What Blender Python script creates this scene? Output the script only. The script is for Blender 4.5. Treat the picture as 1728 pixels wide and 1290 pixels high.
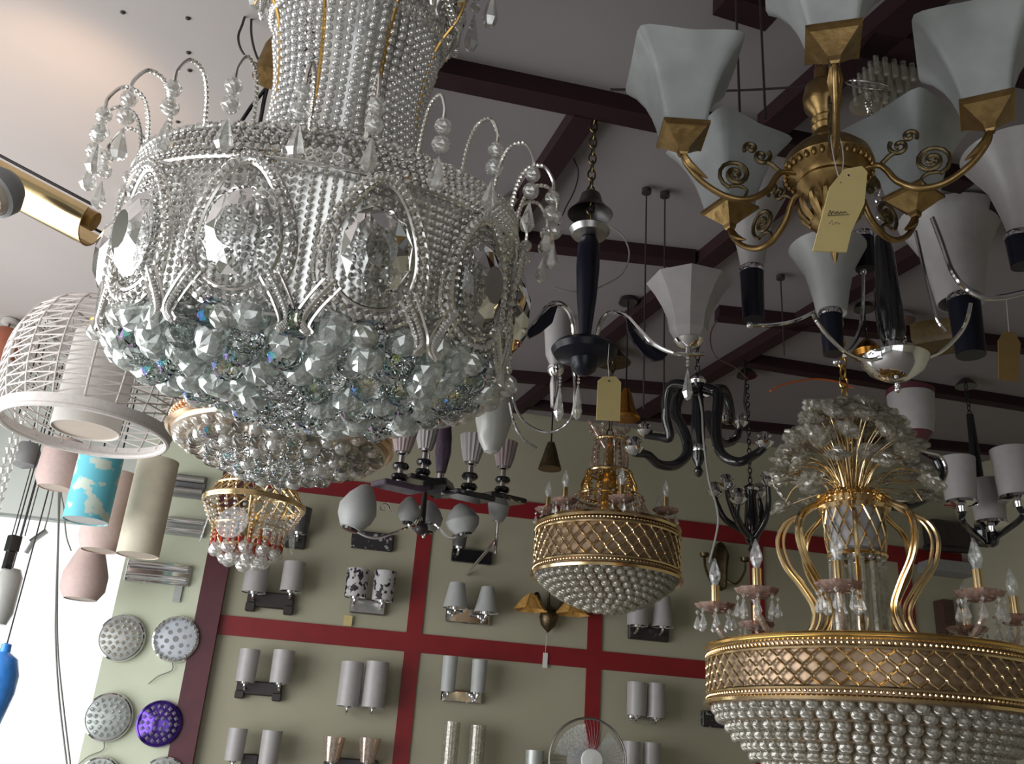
import bpy, math, random
import numpy as np
from math import pi, sin, cos, radians
from mathutils import Matrix, Vector

random.seed(7)
for o in list(bpy.data.objects): bpy.data.objects.remove(o)
SC = bpy.context.scene
COL = SC.collection

# ------------------------------------------------------------------ camera
FPX = 1560.0
def _n(v):
    v = np.array(v, float); return v/np.linalg.norm(v)
_up = _n([276, 3745, -1560]); _X = _n([9636, -1360, -1560]); _X = _n(_X-_up*np.dot(_X, _up)); _Y = np.cross(_up, _X)
R3 = np.array([_X, _Y, _up])            # camera coords -> world
CAM = np.array([0.0, 0.0, 1.6])
WY = 5.25                               # depth of the back wall
cd = bpy.data.cameras.new('camera'); cam = bpy.data.objects.new('camera', cd); COL.objects.link(cam)
cd.sensor_width = 36.0; cd.lens = FPX/1728*36.0; cd.clip_start = 0.05
cam.matrix_world = Matrix([[R3[0, 0], R3[0, 1], R3[0, 2], CAM[0]], [R3[1, 0], R3[1, 1], R3[1, 2], CAM[1]],
                           [R3[2, 0], R3[2, 1], R3[2, 2], CAM[2]], [0, 0, 0, 1]])
SC.camera = cam
SC.view_settings.view_transform = 'Standard'
SC.view_settings.look = 'None'
SC.view_settings.exposure = 0.0
SC.view_settings.gamma = 1.0
SC.view_settings.use_curve_mapping = False
SC.cycles.max_bounces = 10
SC.cycles.diffuse_bounces = 3
SC.cycles.glossy_bounces = 4
SC.cycles.transmission_bounces = 8
SC.cycles.transparent_max_bounces = 24
SC.cycles.caustics_reflective = False
SC.cycles.caustics_refractive = False
SC.cycles.sample_clamp_indirect = 4.0
SC.cycles.use_denoising = True

# ------------------------------------------------------------------ daylight
w = bpy.data.worlds.new('daylight'); SC.world = w; w.use_nodes = True
bg = w.node_tree.nodes['Background']
bg.inputs[0].default_value = (0.97, 0.99, 1.0, 1); bg.inputs[1].default_value = 1.25
def area(name, loc, rot, sx, sy, power, col=(1, 1, 1)):
    l = bpy.data.lights.new(name, 'AREA'); l.shape = 'RECTANGLE'; l.size = sx; l.size_y = sy; l.energy = power; l.color = col
    o = bpy.data.objects.new(name, l); COL.objects.link(o); o.location = loc; o.rotation_euler = rot
    return o
area('shopfront_daylight', (-2.75, 2.4, 1.6), (0, radians(-92), 0), 2.2, 4.4, 118, (0.97, 0.98, 1.0))
area('street_daylight', (-0.6, -2.6, 1.8), (radians(82), 0, radians(-12)), 2.6, 2.0, 3, (0.95, 0.98, 1.0))

# ------------------------------------------------------------------ projection helpers (measuring the room)
def ray(px, py): return R3@np.array([px-864, -(py-645), -FPX])/FPX
def at(px, py, y):
    d = ray(px, py); return CAM+d*(y/d[1])
def on_z(px, py, z):
    d = ray(px, py); return CAM+d*((z-CAM[2])/d[2])
def on_x(px, py, x):
    d = ray(px, py); return CAM+d*(x/d[0])
def dep(P):
    return -(R3.T@(np.array(P)-CAM))[2]
def wall(px, py, off=0.0): return at(px, py, WY-off)
_d1 = ray(400, 1100); _d2 = ray(8813, 1860); CN = _n(np.cross(_d2, _d1)); CP = at(900, 700, WY)
SOF = .16                               # the plain board ceiling at the left hangs this much lower
def upz(x, y): return CP[2]-(CN[0]*(x-CP[0])+CN[1]*(y-CP[1]))/CN[2]
def on_ceil(px, py, low=0.0):
    d = ray(px, py); return CAM+d*(np.dot(CP-np.array([0, 0, low])-CAM, CN)/np.dot(d, CN))
_e0 = on_ceil(505, -40, SOF); _e1 = on_ceil(500, 700, SOF)
def edgex(y): return _e0[0]+(_e1[0]-_e0[0])*(y-_e0[1])/(_e1[1]-_e0[1])
def ceilz(x, y): return upz(x, y)-(SOF if x < edgex(y) else 0)
class Axis:
    """vertical axis through a pixel at depth y; z(py) and size s (metres per pixel)"""
    def __init__(s, px, py, y):
        s.P = at(px, py, y); s.x, s.y = s.P[0], s.P[1]; s.s = dep(s.P)/FPX
    def z(s, py):
        a, b = 0.0, 6.0
        for _ in range(50):
            m = (a+b)/2; c = R3.T@(np.array([s.x, s.y, m])-CAM); q = 645-FPX*c[1]/-c[2]
            if q < py: b = m
            else: a = m
        return a
    def pt(s, py, dx=0, dy=0): return np.array([s.x+dx, s.y+dy, s.z(py)])

# ------------------------------------------------------------------ materials
def mat(name, col, rough=0.5, metal=0.0, var=0.06, scale=30.0, bump=0.0, spec=0.5, trans=0.0, ior=1.5, alpha=1.0, sub=0.0,
        emit=None, film=0.0, coat=0.0, aniso=0):
    m = bpy.data.materials.new(name); m.use_nodes = True
    nt = m.node_tree; p = nt.nodes['Principled BSDF']
    c = (*col, 1)
    if var > 0:
        tc = nt.nodes.new('ShaderNodeTexCoord'); nz = nt.nodes.new('ShaderNodeTexNoise'); nz.inputs['Scale'].default_value = scale
        nz.inputs['Detail'].default_value = 4
        nt.links.new(tc.outputs['Object'], nz.inputs['Vector'])
        mr = nt.nodes.new('ShaderNodeMapRange'); mr.inputs['From Min'].default_value = .3; mr.inputs['From Max'].default_value = .7
        mr.inputs['To Min'].default_value = 1-var; mr.inputs['To Max'].default_value = 1+var
        nt.links.new(nz.outputs['Fac'], mr.inputs['Value'])
        mx = nt.nodes.new('ShaderNodeVectorMath'); mx.operation = 'SCALE'; mx.inputs[0].default_value = col
        nt.links.new(mr.outputs[0], mx.inputs['Scale']); nt.links.new(mx.outputs[0], p.inputs['Base Color'])
        if bump > 0:
            b = nt.nodes.new('ShaderNodeBump'); b.inputs['Strength'].default_value = bump; b.inputs['Distance'].default_value = .01
            nt.links.new(nz.outputs['Fac'], b.inputs['Height']); nt.links.new(b.outputs[0], p.inputs['Normal'])
    else:
        p.inputs['Base Color'].default_value = c
    p.inputs['Roughness'].default_value = rough; p.inputs['Metallic'].default_value = metal
    p.inputs['Specular IOR Level'].default_value = spec; p.inputs['IOR'].default_value = ior
    p.inputs['Transmission Weight'].default_value = trans; p.inputs['Alpha'].default_value = alpha
    if sub: p.inputs['Subsurface Weight'].default_value = sub; p.inputs['Subsurface Radius'].default_value = (.02, .02, .02)
    if coat: p.inputs['Coat Weight'].default_value = coat
    if film: p.inputs['Thin Film Thickness'].default_value = film
    if emit: p.inputs['Emission Color'].default_value = (*emit[0], 1); p.inputs['Emission Strength'].default_value = emit[1]
    return m
def crystal_mat(name, tint, see, rough=0.04, metal_mix=0.5, film=0.0):
    """cut crystal: clear body with bright mirror-like facets"""
    m = bpy.data.materials.new(name); m.use_nodes = True; nt = m.node_tree; N = nt.nodes; L = nt.links
    p = N['Principled BSDF']; out = N['Material Output']
    p.inputs['Base Color'].default_value = (*tint, 1); p.inputs['Metallic'].default_value = metal_mix; p.inputs['Roughness'].default_value = rough
    if film: p.inputs['Thin Film Thickness'].default_value = film; p.inputs['Thin Film IOR'].default_value = 1.6
    t = N.new('ShaderNodeBsdfTransparent'); t.inputs[0].default_value = (*[min(1, c*1.05) for c in tint], 1)
    mx = N.new('ShaderNodeMixShader'); g = N.new('ShaderNodeNewGeometry'); nz = N.new('ShaderNodeTexNoise'); nz.inputs['Scale'].default_value = 90
    mr = N.new('ShaderNodeMapRange'); mr.inputs['From Min'].default_value = .35; mr.inputs['From Max'].default_value = .65
    mr.inputs['To Min'].default_value = see-.15; mr.inputs['To Max'].default_value = see+.15
    tc = N.new('ShaderNodeTexCoord'); L.new(tc.outputs['Object'], nz.inputs['Vector']); L.new(nz.outputs['Fac'], mr.inputs['Value'])
    L.new(mr.outputs[0], mx.inputs[0]); L.new(p.outputs[0], mx.inputs[1]); L.new(t.outputs[0], mx.inputs[2]); L.new(mx.outputs[0], out.inputs[0])
    return m
M = dict(
    soffit=mat('board_ceiling_paint_lit', (.50, .455, .435), .8, var=.03, scale=2),  # lighter base colour stands in for the daylight on the left ceiling
    ceiling=mat('ceiling_paint_shaded', (.245, .218, .222), .85, var=.035, scale=3),  # dimness of the right-hand ceiling is put into this darker base colour
    wallp=mat('wall_paint', (.41, .385, .28), .8, var=.04, scale=4),
    wallw=mat('white_wall_paint', (.70, .74, .68), .7, var=.03, scale=4),
    palegreen=mat('pale_green_board', (.74, .79, .60), .6, var=.03, scale=6),
    red=mat('red_strip_paint', (.24, .012, .016), .45, var=.08, scale=12),
    maroon=mat('maroon_beam_paint', (.022, .007, .010), .65, var=.12, scale=14, spec=.25),
    post=mat('maroon_post_paint', (.10, .025, .035), .4, var=.1, scale=14),
    floor=mat('floor_tile', (.30, .28, .26), .35, var=.06, scale=5),
    glass=mat('window_glass', (1, 1, 1), .0, trans=1, ior=1.02, var=0),
    frost=mat('frosted_glass', (.44, .45, .44), .45, var=.05, scale=25, sub=.3),
    frostb=mat('blue_white_frosted_glass', (.38, .40, .40), .4, var=.12, scale=18, sub=.3),
    opal=mat('opal_glass', (.48, .48, .45), .22, var=.03, sub=.3),
    dimopal=mat('grey_opal_glass', (.41, .39, .385), .35, var=.05, sub=.2),
    pinkopal=mat('pinkish_glass', (.42, .33, .33), .35, var=.08),
    brass=mat('antique_brass', (.31, .205, .085), .36, 1.0, var=.25, scale=40, bump=.15),
    darkbrass=mat('dark_brass', (.13, .10, .055), .42, 1.0, var=.3, scale=60, bump=.2),
    gold=mat('polished_gold', (.82, .62, .34), .16, 1.0, var=.05, scale=60),
    golddeep=mat('deep_gold', (.75, .48, .16), .22, 1.0, var=.1, scale=60),
    liner=mat('amber_brown_liner', (.36, .25, .16), .35, .55, var=.25, scale=50),
    rosegold=mat('rose_gold', (.83, .55, .36), .2, 1.0, var=.05),
    silver=mat('silver_wire', (.92, .90, .86), .14, 1.0, var=.04),
    chrome=mat('chrome', (.80, .80, .82), .08, 1.0, var=.03),
    steel=mat('brushed_steel', (.50, .49, .48), .3, 1.0, var=.1),
    black=mat('black_gloss', (.012, .012, .014), .12, var=.1, coat=.4),
    navy=mat('navy_black_lacquer', (.006, .007, .016), .32, var=.2, spec=.35),
    bracket=mat('dark_wood_bracket', (.035, .028, .028), .35, var=.2),
    plum=mat('dark_plum_glass', (.075, .05, .08), .2, var=.15),
    tag=mat('yellow_card', (.62, .50, .22), .8, var=.04),
    ink=mat('ink', (.05, .04, .04), .7),
    string=mat('white_string', (.5, .48, .46), .8),
    cable=mat('black_cable', (.03, .022, .022), .5),
    greycable=mat('grey_cable', (.28, .27, .25), .5),
    orange=mat('orange_wire', (.55, .12, .03), .5),
    weave=mat('off_white_cord', (.74, .69, .66), .7, var=.06, scale=80),
    fabric=mat('white_fabric_shade', (.78, .75, .70), .8, var=.02),
    beige=mat('beige_acrylic', (.66, .56, .46), .5, var=.03),
    pinkrib=mat('pinkish_fabric', (.66, .50, .46), .75, var=.05, scale=50),
    cream=mat('cream_parchment', (.70, .64, .50), .7, var=.08, scale=14),
    terracotta=mat('terracotta', (.50, .17, .10), .6, var=.08),
    amber=mat('amber_glass', (.62, .34, .09), .25, var=.25, scale=60),
    dimamber=mat('shaded_amber_glass', (.13, .085, .03), .4, var=.2, scale=60),  # amber glass darkened in colour to carry the gloom behind the chrome arms
    dimtag=mat('shaded_yellow_card', (.24, .15, .05), .8),  # yellow card with the dimness of the right border put into its colour
    champagne=mat('champagne_reflector', (.50, .42, .33), .28, .7, var=.1),
    silverpan=mat('silver_reflector', (.86, .86, .84), .25, 1.0, var=.05),
    orangegold=mat('orange_gold', (.45, .21, .04), .25, 1.0, var=.2),
    cobalt=mat('cobalt_glass', (.06, .32, .95), .15, var=.15, scale=20, coat=.5),
    purple=mat('purple_mirror', (.10, .05, .32), .12, .9, var=.2),
    rosepink=crystal_mat('rose_glass', (.60, .42, .35), .45, .08, .4),
    grey=mat('grey_plastic', (.28, .28, .28), .5), ltgrey=mat('light_grey_metal', (.50, .52, .50), .4, .4),
    white=mat('white_plastic', (.75, .75, .72), .45),
    brown=mat('brown_wood', (.07, .035, .025), .5, var=.2),
    darkglass=mat('smoked_glass', (.10, .10, .10), .1, var=.2),
    redbead=mat('red_bead', (.50, .06, .04), .12),
    clear=crystal_mat('clear_crystal', (.90, .90, .88), .50, .03, .6),
    clearb=crystal_mat('iridescent_crystal', (.88, .92, .90), .45, .03, .6, film=0),
    clearc=crystal_mat('warm_iridescent_crystal', (.95, .90, .84), .45, .03, .6, film=0),
    ballbead=crystal_mat('clear_round_bead', (.93, .93, .92), .30, .05, .75),
    bead=crystal_mat('silvered_bead', (.95, .94, .92), .18, .08, .8),
    cut=mat('cut_glass', (.97, .98, .98), .0, trans=1, ior=1.55, var=0, film=0),
    cutf=mat('cut_glass_rainbow', (.95, .98, .98), .0, trans=1, ior=1.6, var=0, film=420),
    smoke=crystal_mat('rosy_crystal', (.78, .68, .60), .58, .05, .5),
    dimcrystal=crystal_mat('grey_crystal', (.76, .74, .68), .70, .05, .4),
    tubeglass=crystal_mat('clear_tube_glass', (.92, .93, .93), .75, .04, .3),
)
def patterned(name, base, fig, scale, thr, rough=.5, kind='noise'):
    m = bpy.data.materials.new(name); m.use_nodes = True; nt = m.node_tree; p = nt.nodes['Principled BSDF']
    tc = nt.nodes.new('ShaderNodeTexCoord')
    if kind == 'noise':
        t = nt.nodes.new('ShaderNodeTexNoise'); t.inputs['Detail'].default_value = 2.5; o = 'Fac'
    else:
        t = nt.nodes.new('ShaderNodeTexVoronoi'); o = 'Distance'
    t.inputs['Scale'].default_value = scale
    r = nt.nodes.new('ShaderNodeValToRGB'); r.color_ramp.elements[0].position = thr-.02; r.color_ramp.elements[1].position = thr+.02
    r.color_ramp.elements[0].color = (*base, 1); r.color_ramp.elements[1].color = (*fig, 1)
    nt.links.new(tc.outputs['Object'], t.inputs['Vector']); nt.links.new(t.outputs[o], r.inputs[0]); nt.links.new(r.outputs[0], p.inputs['Base Color'])
    p.inputs['Roughness'].default_value = rough
    return m
M['blueshade'] = patterned('sky_blue_cloud_shade', (.16, .60, .72), (.62, .72, .62), 14, .57, .6)
M['treeshade'] = patterned('black_branch_print', (.50, .48, .48), (.015, .012, .02), 34, .55, .6)
M['floral'] = patterned('dark_floral_panel', (.03, .025, .03), (.35, .33, .33), 30, .60, .4)
M['dots'] = mat('pale_blue_disc', (.62, .66, .72), .3)

# ------------------------------------------------------------------ mesh builder
def _ico(sub):
    import bmesh
    bm = bmesh.new(); bmesh.ops.create_icosphere(bm, subdivisions=sub, radius=1)
    v = np.array([x.co[:] for x in bm.verts]); f = [[q.index for q in p.verts] for p in bm.faces]; bm.free(); return v, f
ICO = {k: _ico(k) for k in (1, 2, 3)}
def _uv(nu, nv):
    v = []; f = []
    for j in range(nv+1):
        t = pi*j/nv
        for i in range(nu):
            a = 2*pi*(i+.5*(j % 2))/nu; v.append((sin(t)*cos(a), sin(t)*sin(a), cos(t)))
    for j in range(nv):
        for i in range(nu):
            a, b, c, d = j*nu+i, j*nu+(i+1) % nu, (j+1)*nu+(i+1) % nu, (j+1)*nu+i
            f.append([a, d, c, b])
    return np.array(v), f
OCT = (np.array([(1, 0, 0), (0, 1, 0), (-1, 0, 0), (0, -1, 0), (0, 0, 1), (0, 0, -1)], float),
       [[0, 1, 4], [1, 2, 4], [2, 3, 4], [3, 0, 4], [1, 0, 5], [2, 1, 5], [3, 2, 5], [0, 3, 5]])
def rotz(a):
    c, s = cos(a), sin(a); return np.array([[c, -s, 0], [s, c, 0], [0, 0, 1.]])
def roty(a):
    c, s = cos(a), sin(a); return np.array([[c, 0, s], [0, 1, 0], [-s, 0, c]])
def rotx(a):
    c, s = cos(a), sin(a); return np.array([[1, 0, 0], [0, c, -s], [0, s, c]])
class MB:
    def __init__(s): s.v = []; s.f = []; s.n = 0; s.flat = False
    def add(s, v, f, flat=False):
        v = np.asarray(v, float); n = s.n; s.v.append(v); s.n += len(v)
        s.f.extend([[i+n for i in q] for q in f]); return s
    def ball(s, c, r, sub=1, sc=(1, 1, 1), R=None):
        v, f = ICO[sub]; v = v*r*np.array(sc)
        if R is not None: v = v@R.T
        return s.add(v+np.array(c), f)
    def octa(s, c, r, h=None, R=None):
        v, f = OCT; v = v*np.array([r, r, h or r])
        if R is not None: v = v@R.T
        return s.add(v+np.array(c), f)
    def box(s, c, size, R=None, bev=0):
        x, y, z = [q/2 for q in size]
        if bev:
            b = bev; v = []
            for sz in (-1, 1):
                for (qx, qy) in ((1, 1), (-1, 1), (-1, -1), (1, -1)):
                    pass
            # octagonal prism style chamfer on the vertical edges and the rim
            ring = [(x-b, y), (x, y-b), (x, -y+b), (x-b, -y), (-x+b, -y), (-x, -y+b), (-x, y-b), (-x+b, y)]
            lv = [(-z, b), (-z+b, 0), (z-b, 0), (z, b)]
            for (zz, ins) in lv:
                for (px, py) in ring: v.append((px*(x-ins)/x, py*(y-ins)/y, zz))
            f = [[j*8+i, j*8+(i+1) % 8, (j+1)*8+(i+1) % 8, (j+1)*8+i][::-1] for j in range(3) for i in range(8)]
            f += [list(range(8)), list(range(24, 32))[::-1]]
            v = np.array(v)
        else:
            v = np.array([(a, b_, c_) for c_ in (-z, z) for (a, b_) in ((-x, -y), (x, -y), (x, y), (-x, y))])
            f = [[3, 2, 1, 0], [4, 5, 6, 7], [0, 1, 5, 4], [1, 2, 6, 5], [2, 3, 7, 6], [3, 0, 4, 7]]
        if R is not None: v = v@R.T
        return s.add(v+np.array(c), f)
    def lathe(s, prof, c=(0, 0, 0), seg=24, R=None, rot=0.0, p=None, wav=None, closed=False):
        """prof: (r, z) list; p: superellipse power; wav: (count, amp) rim waviness factor growing with index"""
        V = []; F = []; n = len(prof)
        for j, (r, z) in enumerate(prof):
            for i in range(seg):
                a = 2*pi*i/seg; k = 1.0
                if p: k = (abs(cos(a))**p+abs(sin(a))**p)**(-1/p)
                if wav: k *= 1+wav[1]*cos(wav[0]*a)*(j/(n-1) if len(wav) < 3 else 1)
                V.append((r*k*cos(a+rot), r*k*sin(a+rot), z))
        for j in range(n-1+(1 if closed else 0)):
            j2 = (j+1) % n
            for i in range(seg):
                F.append([j*seg+i, j*seg+(i+1) % seg, j2*seg+(i+1) % seg, j2*seg+i])
        V = np.array(V)
        if not closed:
            if prof[0][0] > 1e-4: F.append(list(range(seg))[::-1])
            if prof[-1][0] > 1e-4: F.append([(n-1)*seg+i for i in range(seg)])
        if R is not None: V = V@R.T
        return s.add(V+np.array(c), F)
    def shell(s, prof, t, c=(0, 0, 0), seg=28, **k):
        """open thin-walled shape, outer profile + inner offset"""
        inner = [(max(r-t, .0005), z+(t if i == 0 and prof[0][0] < .02 else 0)) for i, (r, z) in enumerate(prof)][::-1]
        return s.lathe(list(prof)+inner, c, seg, closed=True, **k)
    def tube(s, pts, r, seg=8, closed=False, flat=None):
        P = np.array([np.array(p, float) for p in pts]); n = len(P)
        if n < 2: return s
        rr = np.full(n, r) if np.isscalar(r) else np.array(r, float)
        T = np.roll(P, -1, 0)-np.roll(P, 1, 0) if closed else np.gradient(P, axis=0)
        T /= np.maximum(np.linalg.norm(T, axis=1)[:, None], 1e-9)
        u = np.cross(T[0], [0, 0, 1.]);
        if np.linalg.norm(u) < 1e-3: u = np.cross(T[0], [1., 0, 0])
        u /= np.linalg.norm(u); V = []
        for i in range(n):
            u = u-T[i]*np.dot(u, T[i]); u /= max(np.linalg.norm(u), 1e-9); w_ = np.cross(T[i], u)
            for k in range(seg):
                a = 2*pi*k/seg; V.append(P[i]+rr[i]*(u*cos(a)+w_*sin(a)*(flat or 1)))
        F = []
        for i in range(n if closed else n-1):
            j = (i+1) % n
            for k in range(seg): F.append([i*seg+k, i*seg+(k+1) % seg, j*seg+(k+1) % seg, j*seg+k])
        if not closed: F += [list(range(seg))[::-1], [(n-1)*seg+k for k in range(seg)]]
        return s.add(V, F)
    def ringt(s, c, R_, r, n=48, seg=6, Rm=None, sx=1):
        a = np.linspace(0, 2*pi, n, endpoint=False); P = np.stack([R_*np.cos(a)*sx, R_*np.sin(a), 0*a], 1)
        if Rm is not None: P = P@Rm.T
        return s.tube(P+np.array(c), r, seg, closed=True)
    def extr(s, poly, t, R=None, c=(0, 0, 0)):
        """flat outline (x, z) extruded by thickness t along y"""
        n = len(poly); V = [(x, -t/2, z) for x, z in poly]+[(x, t/2, z) for x, z in poly]
        F = [list(range(n)), list(range(n, 2*n))[::-1]]+[[i, n+i, n+(i+1) % n, (i+1) % n] for i in range(n)]
        V = np.array(V)
        if R is not None: V = V@R.T
        return s.add(V+np.array(c), F)
    def drop(s, c, h, r, seg=6, R=None):
        return s.lathe([(0, 0), (r*.25, -h*.15), (r*.7, -h*.5), (r, -h*.75), (r*.6, -h*.93), (0, -h)], c, seg, R=R)
    def tx(s, fn):
        s.v = [fn(v) for v in s.v]; return s
def spline(pts, n=8, closed=False):
    P = [np.array(p, float) for p in pts]
    if not closed: P = [2*P[0]-P[1]]+P+[2*P[-1]-P[-2]]
    else: P = [P[-1]]+P+[P[0], P[1]]
    out = []
    for i in range(1, len(P)-2):
        for k in range(n):
            t = k/n; a, b, c, d = P[i-1], P[i], P[i+1], P[i+2]
            out.append(.5*((2*b)+(c-a)*t+(2*a-5*b+4*c-d)*t*t+(-a+3*b-3*c+d)*t**3))
    if not closed: out.append(P[-2])
    return np.array(out)

# ------------------------------------------------------------------ objects
ORG = {}
def thing(name, label, cat, loc, group=None):
    o = bpy.data.objects.new(name, None); COL.objects.link(o); o.empty_display_size = .05
    o.location = loc; ORG[o.name] = np.array(loc, float)
    o['label'] = label; o['category'] = cat
    if group: o['group'] = group
    return o
def mesh(mb, name, m, org=(0, 0, 0), smooth=True, angle=40):
    V = np.concatenate(mb.v)-np.array(org); me = bpy.data.meshes.new(name)
    me.from_pydata(V.tolist(), [], mb.f); me.validate(verbose=False)
    me.polygons.foreach_set('use_smooth', [smooth]*len(me.polygons))
    if smooth: me.set_sharp_from_angle(angle=radians(angle))
    me.materials.append(m); me.update(); return me
def part(parent, name, mb, m, smooth=True, label=None, kind=None, local=False, angle=40):
    """mesh in world coordinates (or local ones) linked under its thing or part"""
    org = (0, 0, 0) if (local or parent is None) else ORG[parent.name]
    o = bpy.data.objects.new(name, mesh(mb, name, m, org, smooth, angle)); COL.objects.link(o)
    if parent is not None: o.parent = parent; ORG[o.name] = np.array(org)
    if label: o['label'] = label
    if kind: o['kind'] = kind
    return o
def single(name, label, cat, mb, m, group=None, smooth=True, angle=40):
    V = np.concatenate(mb.v); c = (V.min(0)+V.max(0))/2
    o = bpy.data.objects.new(name, mesh(mb, name, m, c, smooth, angle)); COL.objects.link(o); o.location = c
    ORG[o.name] = c; o['label'] = label; o['category'] = cat
    if group: o['group'] = group
    return o
def struct(name, mb, m, smooth=False, parent=None):
    o = bpy.data.objects.new(name, mesh(mb, name, m, (0, 0, 0), smooth)); COL.objects.link(o)
    o['kind'] = 'structure'
    if parent: o.parent = parent
    return o
def dup(o, parent, rz=None, loc=None):
    c = o.copy(); COL.objects.link(c); c.parent = parent
    if rz is not None: c.rotation_euler = (0, 0, rz)
    if loc is not None: c.location = loc
    for ch in o.children: dup(ch, c)
    return c
def dup_spin(o, parent, angles):
    """o built at angle 0; moved to the first angle and copied to the others"""
    for a in angles[1:]: dup(o, parent, a)
    o.rotation_euler = (0, 0, angles[0])

# ------------------------------------------------------------------ the room
XL, XR, YF = -2.4, 3.92, -2.2
def slab(x0, x1, y0, y1, z0, z1, mb=None):
    mb = mb or MB(); return mb.box(((x0+x1)/2, (y0+y1)/2, (z0+z1)/2), (x1-x0, y1-y0, z1-z0))
struct('floor', slab(XL-.2, XR+.2, YF-.2, WY+.2, -.1, 0), M['floor'])
cb = MB(); q = [(XL-.2, YF-.2), (XR+.2, YF-.2), (XR+.2, WY+.2), (XL-.2, WY+.2)]
cb.add([(x, y, upz(x, y)) for x, y in q]+[(x, y, upz(x, y)+.08) for x, y in q],
       [[0, 3, 2, 1][::-1], [4, 5, 6, 7], [0, 1, 5, 4], [1, 2, 6, 5], [2, 3, 7, 6], [3, 0, 4, 7]])
ceiling = struct('ceiling', cb, M['ceiling'])
so = MB(); ye0, ye1 = YF-.2, WY+.2
q = [(XL-.2, ye0), (edgex(ye0), ye0), (edgex(ye1), ye1), (XL-.2, ye1)]
so.add([(x, y, upz(x, y)-SOF) for x, y in q]+[(x, y, upz(x, y)+.02) for x, y in q], [[0, 1, 2, 3], [7, 6, 5, 4], [0, 4, 5, 1], [1, 5, 6, 2], [2, 6, 7, 3], [3, 7, 4, 0]])
struct('ceiling_board', so, M['soffit'])
sm = MB()
for px, py in ((317, 30), (318, 88), (320, 118), (207, 20), (300, 205)):
    P = on_ceil(px, py, SOF); sm.ball(P-CN*.002, .006, 2, (1, 1, .4))
struct('ceiling_screws', sm, M['cable'], parent=ceiling)
wx0, wx1, wz1 = -2.02, wall(166, 1150)[0], 2.66
H = 4.3
bw = MB()
slab(XL-.2, wx0, WY, WY+.12, 0, H, bw); slab(wx0, wx1, WY, WY+.12, wz1, H, bw); slab(wx0, wx1, WY, WY+.12, 0, .1, bw)
struct('wall_back', bw, M['wallw'])
struct('wall_back_panel', slab(wx1, XR+.2, WY, WY+.12, 0, H), M['wallp'])
struct('window_1', slab(wx0, wx1, WY+.05, WY+.056, .1, wz1), M['glass'])
px1 = wall(312, 1140)[0]; px2 = wall(354, 1140)[0]
struct('trim_1', slab(wx1, px1, WY-.03, WY, 0, wall(230, 770)[2]+.25), M['palegreen'])
struct('trim_2', slab(px1, px2, WY-.05, WY, 0, wall(400, 800)[2]+.3), M['post'])
lw = MB()
slab(XL-.12, XL, YF, -.1, 0, H, lw); slab(XL-.12, XL, 4.8, WY, 0, H, lw); slab(XL-.12, XL, -.1, 4.8, 0, .5, lw); slab(XL-.12, XL, -.1, 4.8, 2.75, H, lw)
struct('wall_left', lw, M['wallw'])
struct('wall_right', slab(XR, XR+.12, YF, WY, 0, H), M['wallp'])
rw = MB(); slab(-2.1, .9, YF-.12, YF, 2.8, H, rw); slab(.9, XR, YF-.12, YF, 0, H, rw); slab(XL, -2.1, YF-.12, YF, 0, H, rw)
struct('wall_front', rw, M['wallp'])
# red painted strips that divide the display wall
k = 3
zt = wall(620, 830)[2]; zm = wall(715, 1087)[2]
vx = [wall(711, 950)[0], wall(1002, 1100)[0], wall(1276, 950)[0], wall(1276, 950)[0]+1.0]
hw_ = .05
struct('trim_3', slab(px2, XR, WY-.012, WY, zm-hw_, zm+hw_), M['red'])
struct('trim_4', slab(px2, XR, WY-.012, WY, zt-hw_, zt+hw_), M['red'])
for i, x in enumerate(vx):
    struct('trim_%d' % (5+i), slab(x-.042, x+.042, WY-.011, WY, .1, zt), M['red'])
# painted steel frame under the ceiling
def beam(n, a, b, w_=.07, h_=.05, m='maroon'):
    a = np.array(a); b = np.array(b); A = np.array([a[0], a[1], upz(*a)]); B = np.array([b[0], b[1], upz(*b)])
    d = _n(B-A); sd = _n(np.cross(d, CN)); V = []
    for P in (A, B):
        for (u, v) in ((-1, 0), (1, 0), (1, -1), (-1, -1)): V.append(P+sd*u*w_/2+CN*v*h_)
    mb = MB(); mb.add(V, [[0, 1, 2, 3], [7, 6, 5, 4], [0, 4, 5, 1], [1, 5, 6, 2], [2, 6, 7, 3], [3, 7, 4, 0]])
    struct(n, mb, M[m])
def oc(px, py): return on_ceil(px, py)[:2]
def ext(a, b, ta, tb):
    a = np.array(a); b = np.array(b); return a+(b-a)*ta, a+(b-a)*tb
n_ = [9]
def bm(a, b, ta=0, tb=1, **kw):
    p, q = ext(oc(*a), oc(*b), ta, tb); beam('trim_%d' % n_[0], p, q, **kw); n_[0] += 1
bm((760, 112), (1180, 200), -.15, 1.0, w_=.075)
bm((1180, 198), (1360, 236), 0, 2.6)
bm((940, 402), (1170, 428), -1.6, 1.0)
bm((1210, 520), (1360, 536), 0, 4)
bm((1274, 602), (1410, 624), -.1, 4)
bm((870, 628), (1190, 655), -1.2, 1.0)
bm((992, 172), (890, 325), 0, 3.2)
bm((1530, 0), (1300, 200), -1, 1.0, w_=.085)
bm((1228, 398), (1020, 566), -.5, 2.2)
bm((1680, 335), (1085, 692), -.9, 1.05)
bm((1480, 50), (1590, 72), -.2, 2.5, w_=.09)
bm((1250, -10), (1305, 8), -.6, 1.0, w_=.07)
bm((1040, 690), (1340, 720), -.5, 2.2, w_=.06)
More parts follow.
